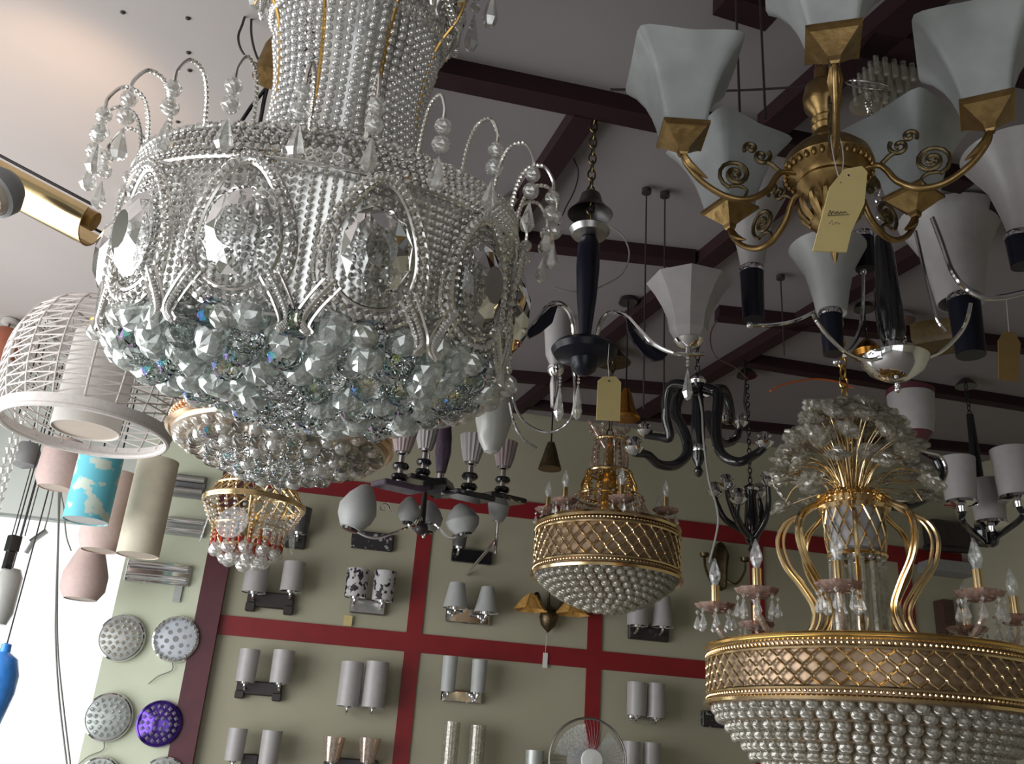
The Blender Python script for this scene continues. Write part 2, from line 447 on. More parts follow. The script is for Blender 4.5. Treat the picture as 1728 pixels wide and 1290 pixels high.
# rail and edge strip high on the right wall
def rbeam(n, p1, p2, m, w_=.04, h_=.05):
    a = on_x(*p1, XR-.01); b = on_x(*p2, XR-.01); d = _n(b-a); mb = MB(); mb.tube([a-d*.3, b+d*1.5], h_, 4); struct(n, mb, M[m])
rbeam('trim_30', (1600, 700), (1728, 645), 'maroon', h_=.06)
rbeam('trim_31', (1600, 750), (1728, 695), 'brown', h_=.015)
rbeam('trim_32', (1600, 757), (1720, 712), 'steel', h_=.02)

# ------------------------------------------------------------------ shared crystal meshes
def facet_ball(nu=10, nv=7):
    v, f = _uv(nu, nv); return v, f
FB = facet_ball()
def fball(mb, c, r, R=None):
    v, f = FB; v = v*r
    if R is not None: v = v@R.T
    return mb.add(v+np.array(c), f)
def cut_oval(mb, w_, h_, d, c, R):
    """large cut stone: flat table, two rings of facets; lies in the local x-z plane facing -y"""
    rings = [(0.0, -d), (.45, -d), (.8, -d*.55), (1.0, 0), (.6, d*.5), (0, d*.8)]
    V = []; F = []; n = 12
    for j, (k, y) in enumerate(rings):
        for i in range(n):
            a = 2*pi*(i+.5*(j % 2))/n; V.append((w_*k*cos(a), y, h_*k*sin(a)))
    for j in range(len(rings)-1):
        for i in range(n):
            a, b, c_, d_ = j*n+i, j*n+(i+1) % n, (j+1)*n+(i+1) % n, (j+1)*n+i
            if j % 2 == 0: F += [[a, b, d_], [b, c_, d_]]
            else: F += [[a, c_, d_], [a, b, c_]]
    V = np.array(V)@R.T
    return mb.add(V+np.array(c), F)
def beads_line(mb, pts, r, step=None, sub=1):
    """beads strung along a polyline"""
    P = np.array(pts); d = np.r_[0, np.cumsum(np.linalg.norm(np.diff(P, axis=0), axis=1))]; step = step or 2.1*r
    for t in np.arange(0, d[-1]+1e-9, step):
        mb.ball([np.interp(t, d, P[:, k]) for k in range(3)], r, sub)
    return mb

# ------------------------------------------------------------------ the big crystal chandelier
def big_chandelier():
    ax = Axis(557, 393, 1.45); s = ax.s; cx, cy, cz = ax.x, ax.y, ax.z(393)
    root = thing('crystal_chandelier', 'huge silver crystal chandelier with oval cut stones and a cluster of glass balls below', 'chandelier', (cx, cy, cz))
    root.rotation_euler = (radians(14), radians(0), 0)
    L = dict(local=True)
    Rb = 310*s
    # frame: inner metal body and shallow pan
    fr = MB()
    fr.lathe([(Rb-16*s, -212*s), (Rb-16*s, 2*s), (Rb-12*s, 2*s), (Rb-12*s, -212*s)], seg=72, closed=True)
    fr.lathe([(Rb-16*s, -212*s), (250*s, -222*s), (160*s, -236*s), (60*s, -246*s), (0, -247*s)], seg=48)
    fr.ringt((0, 0, 0), Rb+8*s, 3*s, 96); fr.ringt((0, 0, -212*s), Rb+6*s, 4*s, 96); fr.ringt((0, 0, 50*s), Rb-2*s, 3*s, 96)
    fr.lathe([(60*s, -100*s), (60*s, 300*s), (95*s, 420*s), (95*s, 620*s)], seg=24)
    part(root, 'frame', fr, M['silverpan'], **L)
    rod = MB(); top = (ceilz(cx, cy)-cz)/cos(radians(13)); rod.tube([(0, 0, 600*s), (0, 0, top)], .012, 10)
    part(root, 'hanging_rod', rod, M['chrome'], **L)
    # bead curtain on the drum
    b = MB()
    N_ = 132
    for i in range(N_):
        a = 2*pi*i/N_
        for j in range(19):
            b.ball(((Rb)*cos(a), (Rb)*sin(a), (-6-j*11)*s), 5.0*s)
    part(root, 'bead_curtain', b, M['bead'], smooth=False, kind='stuff', **L)
    b = MB()
    for j in range(5):
        n = 150-j*4
        for i in range(n):
            a = 2*pi*(i+.5*(j % 2))/n; b.ball(((Rb+8*s-j*2*s)*cos(a), (Rb+8*s-j*2*s)*sin(a), (4+j*11)*s), (6.5 if j in (1, 4) else 5)*s)
    part(root, 'rim_beads', b, M['bead'], smooth=False, kind='stuff', **L)
    b = MB(); N_ = 84
    for i in range(N_):
        a = 2*pi*i/N_
        for j in range(17):
            t = j/16; r = (135+(Rb/s-8-135)*t**1.3)*s; z = (55+75*(1-t)**2.2)*s
            b.ball((r*cos(a), r*sin(a), z), 5.2*s)
    part(root, 'shoulder_beads', b, M['bead'], smooth=False, kind='stuff', **L)
    # column strings, each a part
    st = MB()
    for j in range(18):
        t = j/17; r = (138-14*sin(pi*min(1, t*1.2)))*s; st.ball((r, 0, (118+t*235)*s), 6.6*s, 2)
    o = part(root, 'bead_string', st, M['ballbead'], **L)
    dup_spin(o, root, [2*pi*i/50 for i in range(50)])
    # medallions
    def medallion(sc, rad, z0, lean, withjewel=True):
        m = MB(); Rm = np.eye(3)
        def egg(w_, h_, k): # pointed-top oval in the (y, z) plane, drum-curved
            out = []
            for t in np.linspace(0, 2*pi, 44, endpoint=False):
                x = w_*sin(t)*(1-.28*cos(t)); z = h_*cos(t); out.append((x, z))
            return out
        def place(x, z, off=0): a = x/(rad/sc/s); r = rad+off*sc*s+lean*(z)*sc*s; return np.array([r*cos(a), r*sin(a), z0+z*sc*s])
        wm = MB()
        for w_, h_, off in ((76, 108, 9), (57, 88, 9)):
            wm.tube([place(x, z+(6 if w_ < 70 else 0), off) for x, z in egg(w_, h_, 0)], 2.8*s*sc, 5, closed=True)
        pts = egg(66, 98, 0)
        for x, z in pts: m.ball(place(x, z+3, 11), 6.6*s*sc)
        for x, z in egg(76, 108, 0): m.ball(place(x, z, 12), 3.3*s*sc)
        # two legs sweeping down either side
        for sg in (-1, 1):
            leg = [place(sg*x, z, 12) for x, z in spline2(((40, -62), (60, -92), (72, -118), (66, -128)))]
            leg2 = [place(sg*x, z, 12) for x, z in spline2(((60, -50), (80, -84), (90, -110), (80, -128), (66, -128)))]
            wm.tube(leg, 2.8*s*sc, 5); wm.tube(leg2, 2.8*s*sc, 5)
            for p_, q_ in zip(leg, leg2): m.ball((p_+q_)/2, 6.5*s*sc)
        o = part(root, 'medallion', wm, M['silver'], **L)
        part(o, 'beading', m, M['bead'], smooth=False, **L)
        g = MB(); Rr = rotz(pi/2)
        cut_oval(g, 50*s*sc, 64*s*sc, 22*s*sc, place(0, -2, 12), Rr)
        part(o, 'oval_crystal', g, M['cut'], smooth=False, label='large oval cut crystal', **L)
        if withjewel:
            j = MB(); fball(j, place(0, -120, 10), 19*s*sc); part(o, 'round_jewel', j, M['clear'], smooth=False, **L)
        return o
    def spline2(pts):
        return [(p[0], p[1]) for p in spline([(x, z, 0) for x, z in pts], 6)]
    o = medallion(1.0, Rb+6*s, -105*s, 0)
    ph0 = radians(-90-18); dup_spin(o, root, [ph0+2*pi*i/11 for i in range(11)])
    # hooks round the rim with hanging crystals
    h = MB(); pts = spline([(Rb, 0, 50*s), (Rb+6*s, 0, 92*s), (Rb+20*s, 0, 120*s), (Rb+46*s, 0, 124*s), (Rb+64*s, 0, 100*s), (Rb+66*s, 0, 82*s)], 8)
    h.tube(pts, 2.8*s, 6); beads_line(h, pts[:26], 4.2*s, 7*s)
    o = part(root, 'wire_hook', h, M['silver'], **L)
    c = MB(); e = pts[-1]
    fball(c, e+[0, 0, -10*s], 12*s); fball(c, e+[0, 0, -36*s], 13*s); c.drop(e+[0, 0, -52*s], 50*s, 13*s)
    part(o, 'crystal_pendant', c, M['clear'], smooth=False, **L)
    dup_spin(o, root, [2*pi*(i+.35)/25 for i in range(25)])
    # hanging ball cluster
    rows = [(310, -218, 39), (298, -244, 37), (274, -264, 34), (242, -282, 30), (206, -298, 26), (168, -310, 21), (128, -320, 16), (88, -327, 11), (48, -332, 6), (0, -334, 1)]
    pos = []
    for j, (r, z, n) in enumerate(rows):
        z = -220+(z+220)*.86
        for i in range(n):
            a = 2*pi*(i+.5*(j % 2))/n+random.uniform(-.02, .02)
            pos.append((r*s*cos(a), r*s*sin(a), (z+random.uniform(-8, 6))*s))
    pos.sort(key=lambda p: p[2]*2+p[1]*.9)
    meshes = []
    for k_ in range(4):
        m = MB(); fball(m, (0, 0, 0), (23.5+k_*1.2)*s, rotx(k_*.5)@roty(k_*.9)); m.tube([(0, 0, 14*s), (0, 0, 44*s)], .8*s, 4)
        meshes.append(mesh(m, 'ball_crystal', M[['cut', 'clearb', 'cutf', 'clearb'][k_]], smooth=False))
    for k_, p in enumerate(pos[:100]):
        o = bpy.data.objects.new('ball_crystal', meshes[k_ % 4]); COL.objects.link(o); o.parent = root; o.location = p
        o.rotation_euler = (0, 0, random.uniform(0, 6))
    m = MB()
    for p in pos[100:]: fball(m, p, 23*s, rotz(random.uniform(0, 6)))
    part(root, 'ball_crystals', m, M['clear'], smooth=False, kind='stuff', **L)
    # small crystals filling between the balls
    m = MB()
    for _ in range(170):
        r = 312*math.sqrt(random.random()); z = -198-38*(1-(r/312)**2)-random.uniform(6, 26); a = random.uniform(0, 2*pi)
        fball(m, (r*s*cos(a), r*s*sin(a), z*s), random.uniform(6, 11)*s, rotx(random.uniform(0, 3)))
    part(root, 'small_crystals', m, M['clearb'], smooth=False, kind='stuff', **L)
    # upper tier
    b = MB(); N_ = 64
    for i in range(N_):
        a = 2*pi*i/N_
        for j in range(16): b.ball(((128+j*2.2)*s*cos(a), (128+j*2.2)*s*sin(a), (365+j*11)*s), 5*s)
    for i in range(80):
        a = 2*pi*i/80
        for z in (352, 362, 545, 556): b.ball((150*s*cos(a), 150*s*sin(a), z*s), 6*s)
    part(root, 'upper_beads', b, M['bead'], smooth=False, kind='stuff', **L)
    o = medallion(.78, 165*s, 462*s, .05, False)
    o.name = 'upper_medallion'
    dup_spin(o, root, [radians(-90+22)+2*pi*i/8 for i in range(8)])
    h = MB(); h.tube(spline([(150*s, 0, 555*s), (180*s, 0, 600*s), (215*s, 0, 590*s), (222*s, 0, 545*s)], 8), 2.6*s, 6)
    o = part(root, 'upper_hook', h, M['silver'], **L)
    c = MB(); fball(c, (222*s, 0, 536*s), 10*s); fball(c, (222*s, 0, 512*s), 10*s); c.drop((222*s, 0, 500*s), 80*s, 15*s)
    part(o, 'crystal_pendant', c, M['clear'], smooth=False, **L)
    dup_spin(o, root, [2*pi*i/14 for i in range(14)])
    # gilt edge curves on the column
    g = MB()
    g.tube(spline([(128*s, 0, 90*s), (126*s, 0, 220*s), (142*s, 0, 330*s), (178*s, 0, 400*s), (186*s, 0, 480*s), (170*s, 0, 560*s)], 8), 3*s, 6)
    o = part(root, 'gilt_rib', g, M['golddeep'], **L)
    dup_spin(o, root, [radians(-22)+2*pi*i/8 for i in range(8)])
    return root
big_chandelier()

# ------------------------------------------------------------------ shallow gold rimmed crystal basin lamp
def basin_lamp():
    ax = Axis(470, 776, 2.35); s = ax.s; z = ax.z(752)
    root = thing('crystal_basin_lamp', 'shallow gold-rimmed ceiling lamp full of glass balls, hanging below the huge crystal chandelier', 'ceiling lamp', (ax.x, ax.y, z))
    r = MB()
    r.lathe([(184*s, 0), (190*s, 4*s), (186*s, 12*s), (176*s, 18*s), (176*s, 26*s), (166*s, 34*s), (158*s, 34*s), (158*s, 10*s)], seg=80, closed=True)
    part(root, 'rim', r, M['rosegold'], local=True)
    b = MB()
    for i in range(90):
        a = 2*pi*i/90; b.ball((183*s*cos(a), 183*s*sin(a), 21*s), 4.6*s, 2)
    part(root, 'rim_beads', b, M['rosegold'], local=True, kind='stuff')
    d = MB(); d.lathe([(180*s, 2*s), (178*s, -6*s), (150*s, -14*s), (90*s, -22*s), (0, -26*s)], seg=64)
    part(root, 'dish', d, M['champagne'], local=True, label='champagne coloured reflective dish')
    pos = []
    for j, (rr, zz, n) in enumerate([(162, -4, 36), (138, -16, 30), (110, -28, 24), (82, -38, 18), (58, -47, 13), (34, -54, 7), (0, -58, 1)]):
        for i in range(n):
            a = 2*pi*(i+.5*(j % 2))/n; pos.append((rr*s*cos(a), rr*s*sin(a), (zz+random.uniform(-3, 3))*s))
    pos.sort(key=lambda p: p[2])
    ms = []
    for k_ in range(3):
        m = MB(); fball(m, (0, 0, 0), (13+k_)*s, rotx(k_)); ms.append(mesh(m, 'ball_crystal', M[['cutf', 'cut', 'clear'][k_]], smooth=False))
    for k_, p in enumerate(pos[:99]):
        o = bpy.data.objects.new('ball_crystal', ms[k_ % 3]); COL.objects.link(o); o.parent = root; o.location = p
    m = MB()
    for p in pos[99:]: fball(m, p, 14*s)
    part(root, 'ball_crystals', m, M['clearc'], smooth=False, local=True, kind='stuff')
    c = MB(); c.tube([(0, 0, 0), (0, 0, ceilz(ax.x, ax.y)-z)], .01, 8); c.lathe([(.06, 0), (.05, .03), (0, .03)], (0, 0, ceilz(ax.x, ax.y)-z-.035))
    part(root, 'hanging_rod', c, M['gold'], local=True)
basin_lamp()

# ------------------------------------------------------------------ small tiered basket lamp
def tier_lamp():
    ax = Axis(424, 880, 3.4); s = ax.s; z0 = ax.z(880)
    Z = lambda y: (ax.z(y)-z0)
    root = thing('tiered_crystal_lamp', 'small three-tiered gold and crystal lamp with red bead strings', 'chandelier', (ax.x, ax.y, z0))
    # gold lattice cap
    g = MB(); N_ = 20; zt, zb = Z(800), Z(850)
    for k_ in range(N_):
        for sg in (-1, 1):
            pts = []
            for j in range(9):
                t = j/8; a = 2*pi*(k_+sg*t*2)/N_; r = (48+34*t)*s; pts.append((r*cos(a), r*sin(a), zt+(zb-zt)*t))
            g.tube(pts, 1.5*s, 4)
    for zz, r in ((zt, 48), (zb, 84), (zb-5*s, 84), (Z(828), 68)): g.ringt((0, 0, zz), r*s, 2.6*s)
    part(root, 'lattice_cap', g, M['gold'], local=True)
    g = MB()
    for zz, r in ((Z(893), 62), (Z(852), 84), (Z(925), 40)): g.ringt((0, 0, zz), r*s, 2.6*s)
    for k_ in range(8):
        a = 2*pi*k_/8; g.tube([(84*s*cos(a), 84*s*sin(a), zb), (62*s*cos(a), 62*s*sin(a), Z(893)), (40*s*cos(a), 40*s*sin(a), Z(925))], 1.8*s, 5)
    part(root, 'lower_frame', g, M['gold'], local=True)
    st = MB(); beads_line(st, [(82*s, 0, zb-6*s), (74*s, 0, Z(875)), (62*s, 0, Z(893))], 3.2*s, 8*s)
    o = part(root, 'bead_string', st, M['clearc'], smooth=False, local=True); dup_spin(o, root, [2*pi*i/30 for i in range(30)])
    st = MB(); beads_line(st, [(60*s, 0, Z(896)), (58*s, 0, Z(918))], 3*s, 7*s)
    o = part(root, 'short_bead_string', st, M['gold'], local=True); dup_spin(o, root, [2*pi*i/26 for i in range(26)])
    st = MB(); st.lathe([(0, 14*s), (2.4*s, 12*s), (2.4*s, -12*s), (0, -14*s)], (57*s, 0, Z(915)), 6); st.lathe([(0, 14*s), (2.4*s, 12*s), (2.4*s, -12*s), (0, -14*s)], (38*s, 0, Z(928)), 6)
    o = part(root, 'red_bead', st, M['redbead'], local=True, label='red glass bugle bead'); dup_spin(o, root, [2*pi*i/22 for i in range(22)])
    for (r, y, n, br) in ((50, 932, 11, 12), (32, 945, 8, 12)):
        st = MB(); fball(st, (r*s, 0, Z(y)), br*s); o = part(root, 'crystal_ball', st, M['clear'], smooth=False, local=True)
        dup_spin(o, root, [2*pi*i/n+.2 for i in range(n)])
    st = MB(); fball(st, (0, 0, Z(953)), 13*s); part(root, 'crystal_ball', st, M['clear'], smooth=False, local=True)
    # scalloped glass leaves round the middle
    p_ = MB(); p_.lathe([(0, 0), (26*s, 1*s), (27*s, 2*s), (26*s, 3*s), (0, 4*s)], (0, 0, 0), 24, R=roty(radians(82)))
    p_.tx(lambda v: v+np.array([70*s, 0, Z(900)]))
    o = part(root, 'glass_petal', p_, M['tubeglass'], local=True, label='round ribbed glass petal'); dup_spin(o, root, [2*pi*i/6+.2 for i in range(6)])
    c = MB(); top = ceilz(ax.x, ax.y)-z0; c.tube([(0, 0, Z(935)), (0, 0, top)], 4*s, 8); c.lathe([(.05, 0), (.04, .03), (0, .03)], (0, 0, top-.03))
    part(root, 'hanging_rod', c, M['gold'], local=True)
tier_lamp()

# ------------------------------------------------------------------ woven cord basket pendant
def chain(mb, a, b, link=.022, r=.0022):
    a = np.array(a); b = np.array(b); n = max(1, int(np.linalg.norm(b-a)/(link*.78))); d = (b-a)/n
    for i in range(n):
        c = a+d*(i+.5); al = (pi/2)*(i % 2)
        t = np.linspace(0, 2*pi, 12, endpoint=False); P = np.stack([link*.3*np.cos(t)*cos(al), link*.3*np.cos(t)*sin(al), link*.52*np.sin(t)], 1)
        mb.tube(P+c, r, 5, closed=True)
def basket():
    ax = Axis(145, 722, 3.0); s = ax.s; z0 = ax.z(722)
    root = thing('woven_basket_pendant', 'off-white woven cord basket pendant with a plain cylinder shade inside', 'pendant lamp', (ax.x, ax.y, z0))
    prof = [(131, 0), (141, 28), (148, 62), (150, 95), (147, 128), (138, 158), (122, 186), (98, 206), (70, 216)]
    pz = [p[1]*s for p in prof]; pr = [p[0]*s for p in prof]
    def P(a, t):
        z = t*pz[-1]; r = np.interp(z, pz, pr); return np.array([r*cos(a), r*sin(a), z])
    n = 18
    rb = MB(); rb.tube([P(0, t) for t in np.linspace(0, 1, 14)], 1.9*s, 6); o = part(root, 'rib', rb, M['weave'], local=True)
    dup_spin(o, root, [2*pi*i/n for i in range(n)])
    cordm = MB()
    rows = 13
    for j in range(rows):
        t0 = .05+.93*j/rows; t1 = t0+.93/rows
        mid = t0 if j % 2 else t1
        pts0, pts1 = [], []
        for k_ in range(2):
            a0 = 2*pi*k_/n; a1 = 2*pi*(k_+1)/n
            pass
        cordm.tube([P(0, t0), P(2*pi/n, t1 if True else t0)], 1.5*s, 5)
        cordm.tube([P(0, t1), P(2*pi/n, t1)], 1.5*s, 5)
    o = part(root, 'zigzag_cord', cordm, M['weave'], local=True); dup_spin(o, root, [2*pi*i/n for i in range(n)])
    for i, ch in enumerate([c for c in root.children if c.name.startswith('zigzag_cord')]): pass
    rr = MB(); rr.lathe([(130*s, -7*s), (135*s, -7*s), (140*s, 9*s), (133*s, 9*s)], seg=64, closed=True); rr.ringt((0, 0, -7*s), 132*s, 5*s, 64, 8)
    part(root, 'bottom_ring', rr, M['weave'], local=True)
    tp = MB(); tp.ringt((0, 0, 216*s), 70*s, 2.5*s)
    for i in range(6):
        a = 2*pi*i/6; tp.tube([(70*s*cos(a), 70*s*sin(a), 216*s), (0, 0, 218*s)], 1.6*s, 5)
    part(root, 'top_ring', tp, M['weave'], local=True)
    sh = MB(); sh.lathe([(55*s, -6*s), (55*s, 165*s), (53*s, 165*s), (53*s, -6*s)], seg=40, closed=True); part(root, 'inner_shade', sh, M['fabric'], local=True)
    d = MB(); d.lathe([(53*s, -3*s), (53*s, 0), (0, 0)], seg=40); part(root, 'diffuser', d, M['beige'], local=True, label='beige disc closing the shade')
    c = MB(); top = ceilz(ax.x, ax.y)-z0; chain(c, (0, 0, 200*s), (0, 0, top-.02), .05, .004); part(root, 'chain', c, M['darkbrass'], local=True)
    c = MB()
    for zz, r_ in ((168, 30), (178, 38), (190, 36), (200, 26)): c.ringt((0, 0, zz*s), r_*s, 4*s, 32)
    c.tube([(0, 0, 150*s), (0, 0, 205*s)], 8*s, 12); part(root, 'socket_holder', c, M['golddeep'], local=True, label='gold ringed lamp holder')
    cn = MB(); cn.lathe([(.05, 0), (.045, .03), (0, .035)], (0, 0, top-.035)); part(root, 'canopy', cn, M['white'], local=True)
basket()

# ------------------------------------------------------------------ helpers for hanging fixtures
def px3(lst, y=None):
    """pixel (px, py[, Y]) list to world points"""
    return [at(p[0], p[1], p[2] if len(p) > 2 else y) for p in lst]
def canopy_and_chain(root, x, y, z, m='chrome', r=.05, ch=True):
    top = ceilz(x, y); c = MB()
    if ch: chain(c, (x, y, z), (x, y, top-.04), .03, .0026)
    else: c.tube([(x, y, z), (x, y, top-.02)], .004, 6)
    part(root, 'chain' if ch else 'hanging_rod', c, M[m])
    k = MB(); k.lathe([(r, 0), (r*.92, .012), (r*.5, .035), (.01, .045), (0, .045)], (x, y, top-.047)); part(root, 'canopy', k, M[m])
def tagcard(name, label, pts, y, m='tag', holes=True, scrib=False, strpts=None):
    """card tag: outline from pixels at depth y, tied on with a string"""
    P = px3(pts, y); n = len(P); nn = _n(np.cross(P[1]-P[0], P[2]-P[0])); mb = MB(); t = .0012
    mb.add([p+nn*t for p in P]+[p-nn*t for p in P], [list(range(n)), list(range(n, 2*n))[::-1]]+[[i, n+i, n+(i+1) % n, (i+1) % n] for i in range(n)])
    o = single(name, label, 'tag', mb, M[m], smooth=False)
    return o
def spiral(c, r0, turns, ex, ez, n=26, r1=.12, ph=0):
    out = []
    for i in range(n):
        t = i/(n-1); r = r0*(1-(1-r1)*t); a = ph+turns*2*pi*t; out.append(np.array(c)+r*(cos(a)*np.array(ex)+sin(a)*np.array(ez)))
    return out

# ------------------------------------------------------------------ antique brass chandelier with square glass shades
def brass_chandelier():
    zc = 2.62
    cups = [(1140, 262), (1237, 385), (1408, 120), (1545, 368), (1680, 222)]
    C = [on_z(a, b, zc) for a, b in cups]
    A = np.array([[2*c[0], 2*c[1], 1] for c in C]); b_ = np.array([c[0]**2+c[1]**2 for c in C]); s_ = np.linalg.lstsq(A, b_, rcond=None)[0]
    hx, hy = s_[0], s_[1]; Rr = float(np.mean([math.hypot(c[0]-hx, c[1]-hy) for c in C]))
    angs = [math.atan2(c[1]-hy, c[0]-hx) for c in C]
    root = thing('brass_chandelier', 'five-armed antique brass chandelier with square flared frosted glass shades', 'chandelier', (hx, hy, zc))
    k = Rr/.27; L = dict(local=True)
    # central turned body
    bd = MB()
    bd.lathe([(0, .22), (.012, .215), (.014, .19), (.03, .175), (.036, .15), (.034, .13), (.022, .115), (.018, .105), (.024, .098), (.018, .09), (.024, .082), (.019, .074),
              (.026, .064), (.03, .045), (.058, .03), (.074, .012), (.078, -.006), (.07, -.018), (.058, -.024), (.052, -.034), (.056, -.042), (.046, -.055),
              (.03, -.066), (.024, -.075), (.034, -.088), (.041, -.103), (.037, -.118), (.024, -.13), (.012, -.138), (.012, -.15), (.016, -.16), (.008, -.172), (.004, -.19), (0, -.2)],
             seg=40)
    part(root, 'body', bd, M['brass'], **L)
    gd = MB()
    for i in range(34):
        a = 2*pi*i/34; gd.ball((.0735*cos(a), .0735*sin(a), -.014), .0068, 2, (.7, .7, 1.35))
    part(root, 'gadroon_band', gd, M['brass'], kind='stuff', **L)
    lf = MB(); lf.tube([(.036, 0, -.118), (.05, 0, -.1), (.056, 0, -.08), (.052, 0, -.07)], [.006, .008, .006, .003], 6, flat=.5)
    o = part(root, 'leaf', lf, M['brass'], **L); dup_spin(o, root, [2*pi*i/14 for i in range(14)])
    # arm along +x
    Z0 = -.02
    arm = MB()
    pts = spline([(.06, 0, Z0), (.085, 0, Z0), (.098, 0, Z0-.012), (.115, 0, Z0-.04), (.15, 0, Z0-.062), (.19, 0, Z0-.06), (.232, 0, Z0-.035), (.262, 0, Z0+.0), (.27, 0, Z0+.022)], 8)
    arm.tube(pts*np.array([Rr/.27, 1, 1]), [.0062-.0012*abs(2*i/(len(pts)-1)-1) for i in range(len(pts))], 10)
    o = part(root, 'arm', arm, M['brass'], **L)
    orn = MB()
    orn.tube(spiral((.165, 0, Z0-.012), .031, 1.9, (1, 0, 0), (0, 0, 1), ph=-1.2), .0038, 6)
    orn.tube(spiral((.165, 0, Z0-.012), .02, 1.5, (1, 0, 0), (0, 0, 1), ph=1.9), .003, 6)
    orn.tube(spline([(.15, 0, Z0-.058), (.146, 0, Z0-.045), (.158, 0, Z0-.036), (.176, 0, Z0-.038)], 5), .003, 6)
    for i in range(6):
        a = i*pi/3; orn.ball((.165+.007*cos(a), 0, Z0-.012+.007*sin(a)), .004, 1, (1, .5, 1))
    orn.tube(spiral((.118, 0, Z0+.03), .017, 1.3, (1, 0, 0), (0, 0, 1), ph=2.4), .0042, 6)
    orn.tube(spiral((.136, 0, Z0+.046), .013, 1.2, (1, 0, 0), (0, 0, 1), ph=-.6), .004, 6)
    orn.tube([(.088, 0, Z0+.002), (.1, 0, Z0+.014), (.108, 0, Z0+.018)], .0042, 6)
    part(o, 'scroll_ornament', orn, M['darkbrass'], label='dark scrolled leaf ornament', **L)
    lv = MB(); lv.tube([(.268*k, 0, Z0+.02), (.258*k, 0, Z0+.0), (.238*k, 0, Z0-.016), (.225*k, 0, Z0-.024)], [.008, .012, .007, .002], 6, flat=.6)
    part(o, 'acanthus_leaf', lv, M['brass'], **L)
    cp = MB(); cp.lathe([(.008, 0), (.011, .004), (.013, .012), (.05, .040), (.058, .043), (.058, .049), (.046, .049), (.012, .016), (0, .012)], (Rr, 0, Z0+.02), 4, rot=pi/4)
    part(o, 'square_cup', cp, M['brass'], smooth=False, label='square pyramid brass cup', **L)
    sh = MB()
    prof = [(.036, 0), (.039, .02), (.044, .045), (.051, .072), (.062, .103), (.078, .135), (.096, .160)]
    out = prof+[(r-.003, z) for r, z in prof][::-1]
    sh.lathe(out, (0, 0, 0), 64, p=14, closed=True)
    def up(v):
        r = np.hypot(v[:, 0], v[:, 1]); a = np.arctan2(v[:, 1], v[:, 0]); f = np.clip(v[:, 2]/.16, 0, 1)**2
        v[:, 2] += f*.006*(np.abs(np.sin(2*a))**1.5-.6); return v
    sh.tx(up); sh.tx(lambda v: v+np.array([Rr, 0, Z0+.062]))
    part(o, 'glass_shade', sh, M['frostb'], label='square flared frosted glass shade', angle=60, **L)
    # twist each arm so that shades sit as seen
    dup_spin(o, root, angs)
    canopy_and_chain(root, hx, hy, zc+.21, 'brass')
    return hx, hy, Rr
BR = brass_chandelier()
TY = .95
_r = BR[2]*.70; _a = math.atan2(on_z(1408, 120, 2.62)[1]-BR[1], on_z(1408, 120, 2.62)[0]-BR[0]); AP = np.array([BR[0]+_r*cos(_a), BR[1]+_r*sin(_a), 2.62-.02-.062])
t = tagcard('price_tag', 'large yellow card tag with a handwritten word hanging from the brass chandelier', [(1371, 424), (1400, 316), (1424, 286), (1454, 281), (1463, 291), (1458, 345), (1436, 392), (1428, 426)], TY)
P_ = px3([(1431, 297), (1418, 309)], TY)
hl = MB(); hl.ball(P_[0], .0042, 2, (1, .4, 1)); part(t, 'eyelet', hl, M['white'], label='white reinforcing ring')
hl = MB(); hl.ball(P_[0]-[0, .001, 0], .0022, 2, (1, .7, 1)); hl.ball(P_[1], .0018, 2, (1, .9, 1)); part(t, 'hole', hl, M['ink'])
sc = MB()
wr = [(1398, 363), (1401, 355), (1403, 362), (1405, 357), (1408, 358), (1410, 361), (1413, 357), (1416, 361), (1419, 357), (1422, 360), (1425, 357), (1430, 360)]
sc.tube(spline(px3(wr, TY-.003), 4), .0005, 4)
sc.tube(px3([(1397, 364), (1433, 362)], TY-.003), .0004, 4); sc.tube(px3([(1399, 378), (1404, 372), (1405, 380), (1411, 375), (1418, 378)], TY-.003), .0003, 4)
part(t, 'handwriting', sc, M['ink'])
st = MB(); q1 = at(1418, 309, TY); q2 = at(1424, 300, TY); st.tube(spline([q1, q1*.5+AP*.5+[-.006, 0, 0], AP+[-.008, 0, .004], AP+[0, 0, .012], AP+[.008, 0, .004], q2*.5+AP*.5+[.006, 0, 0], q1]), .0009, 5); part(t, 'string', st, M['string'])

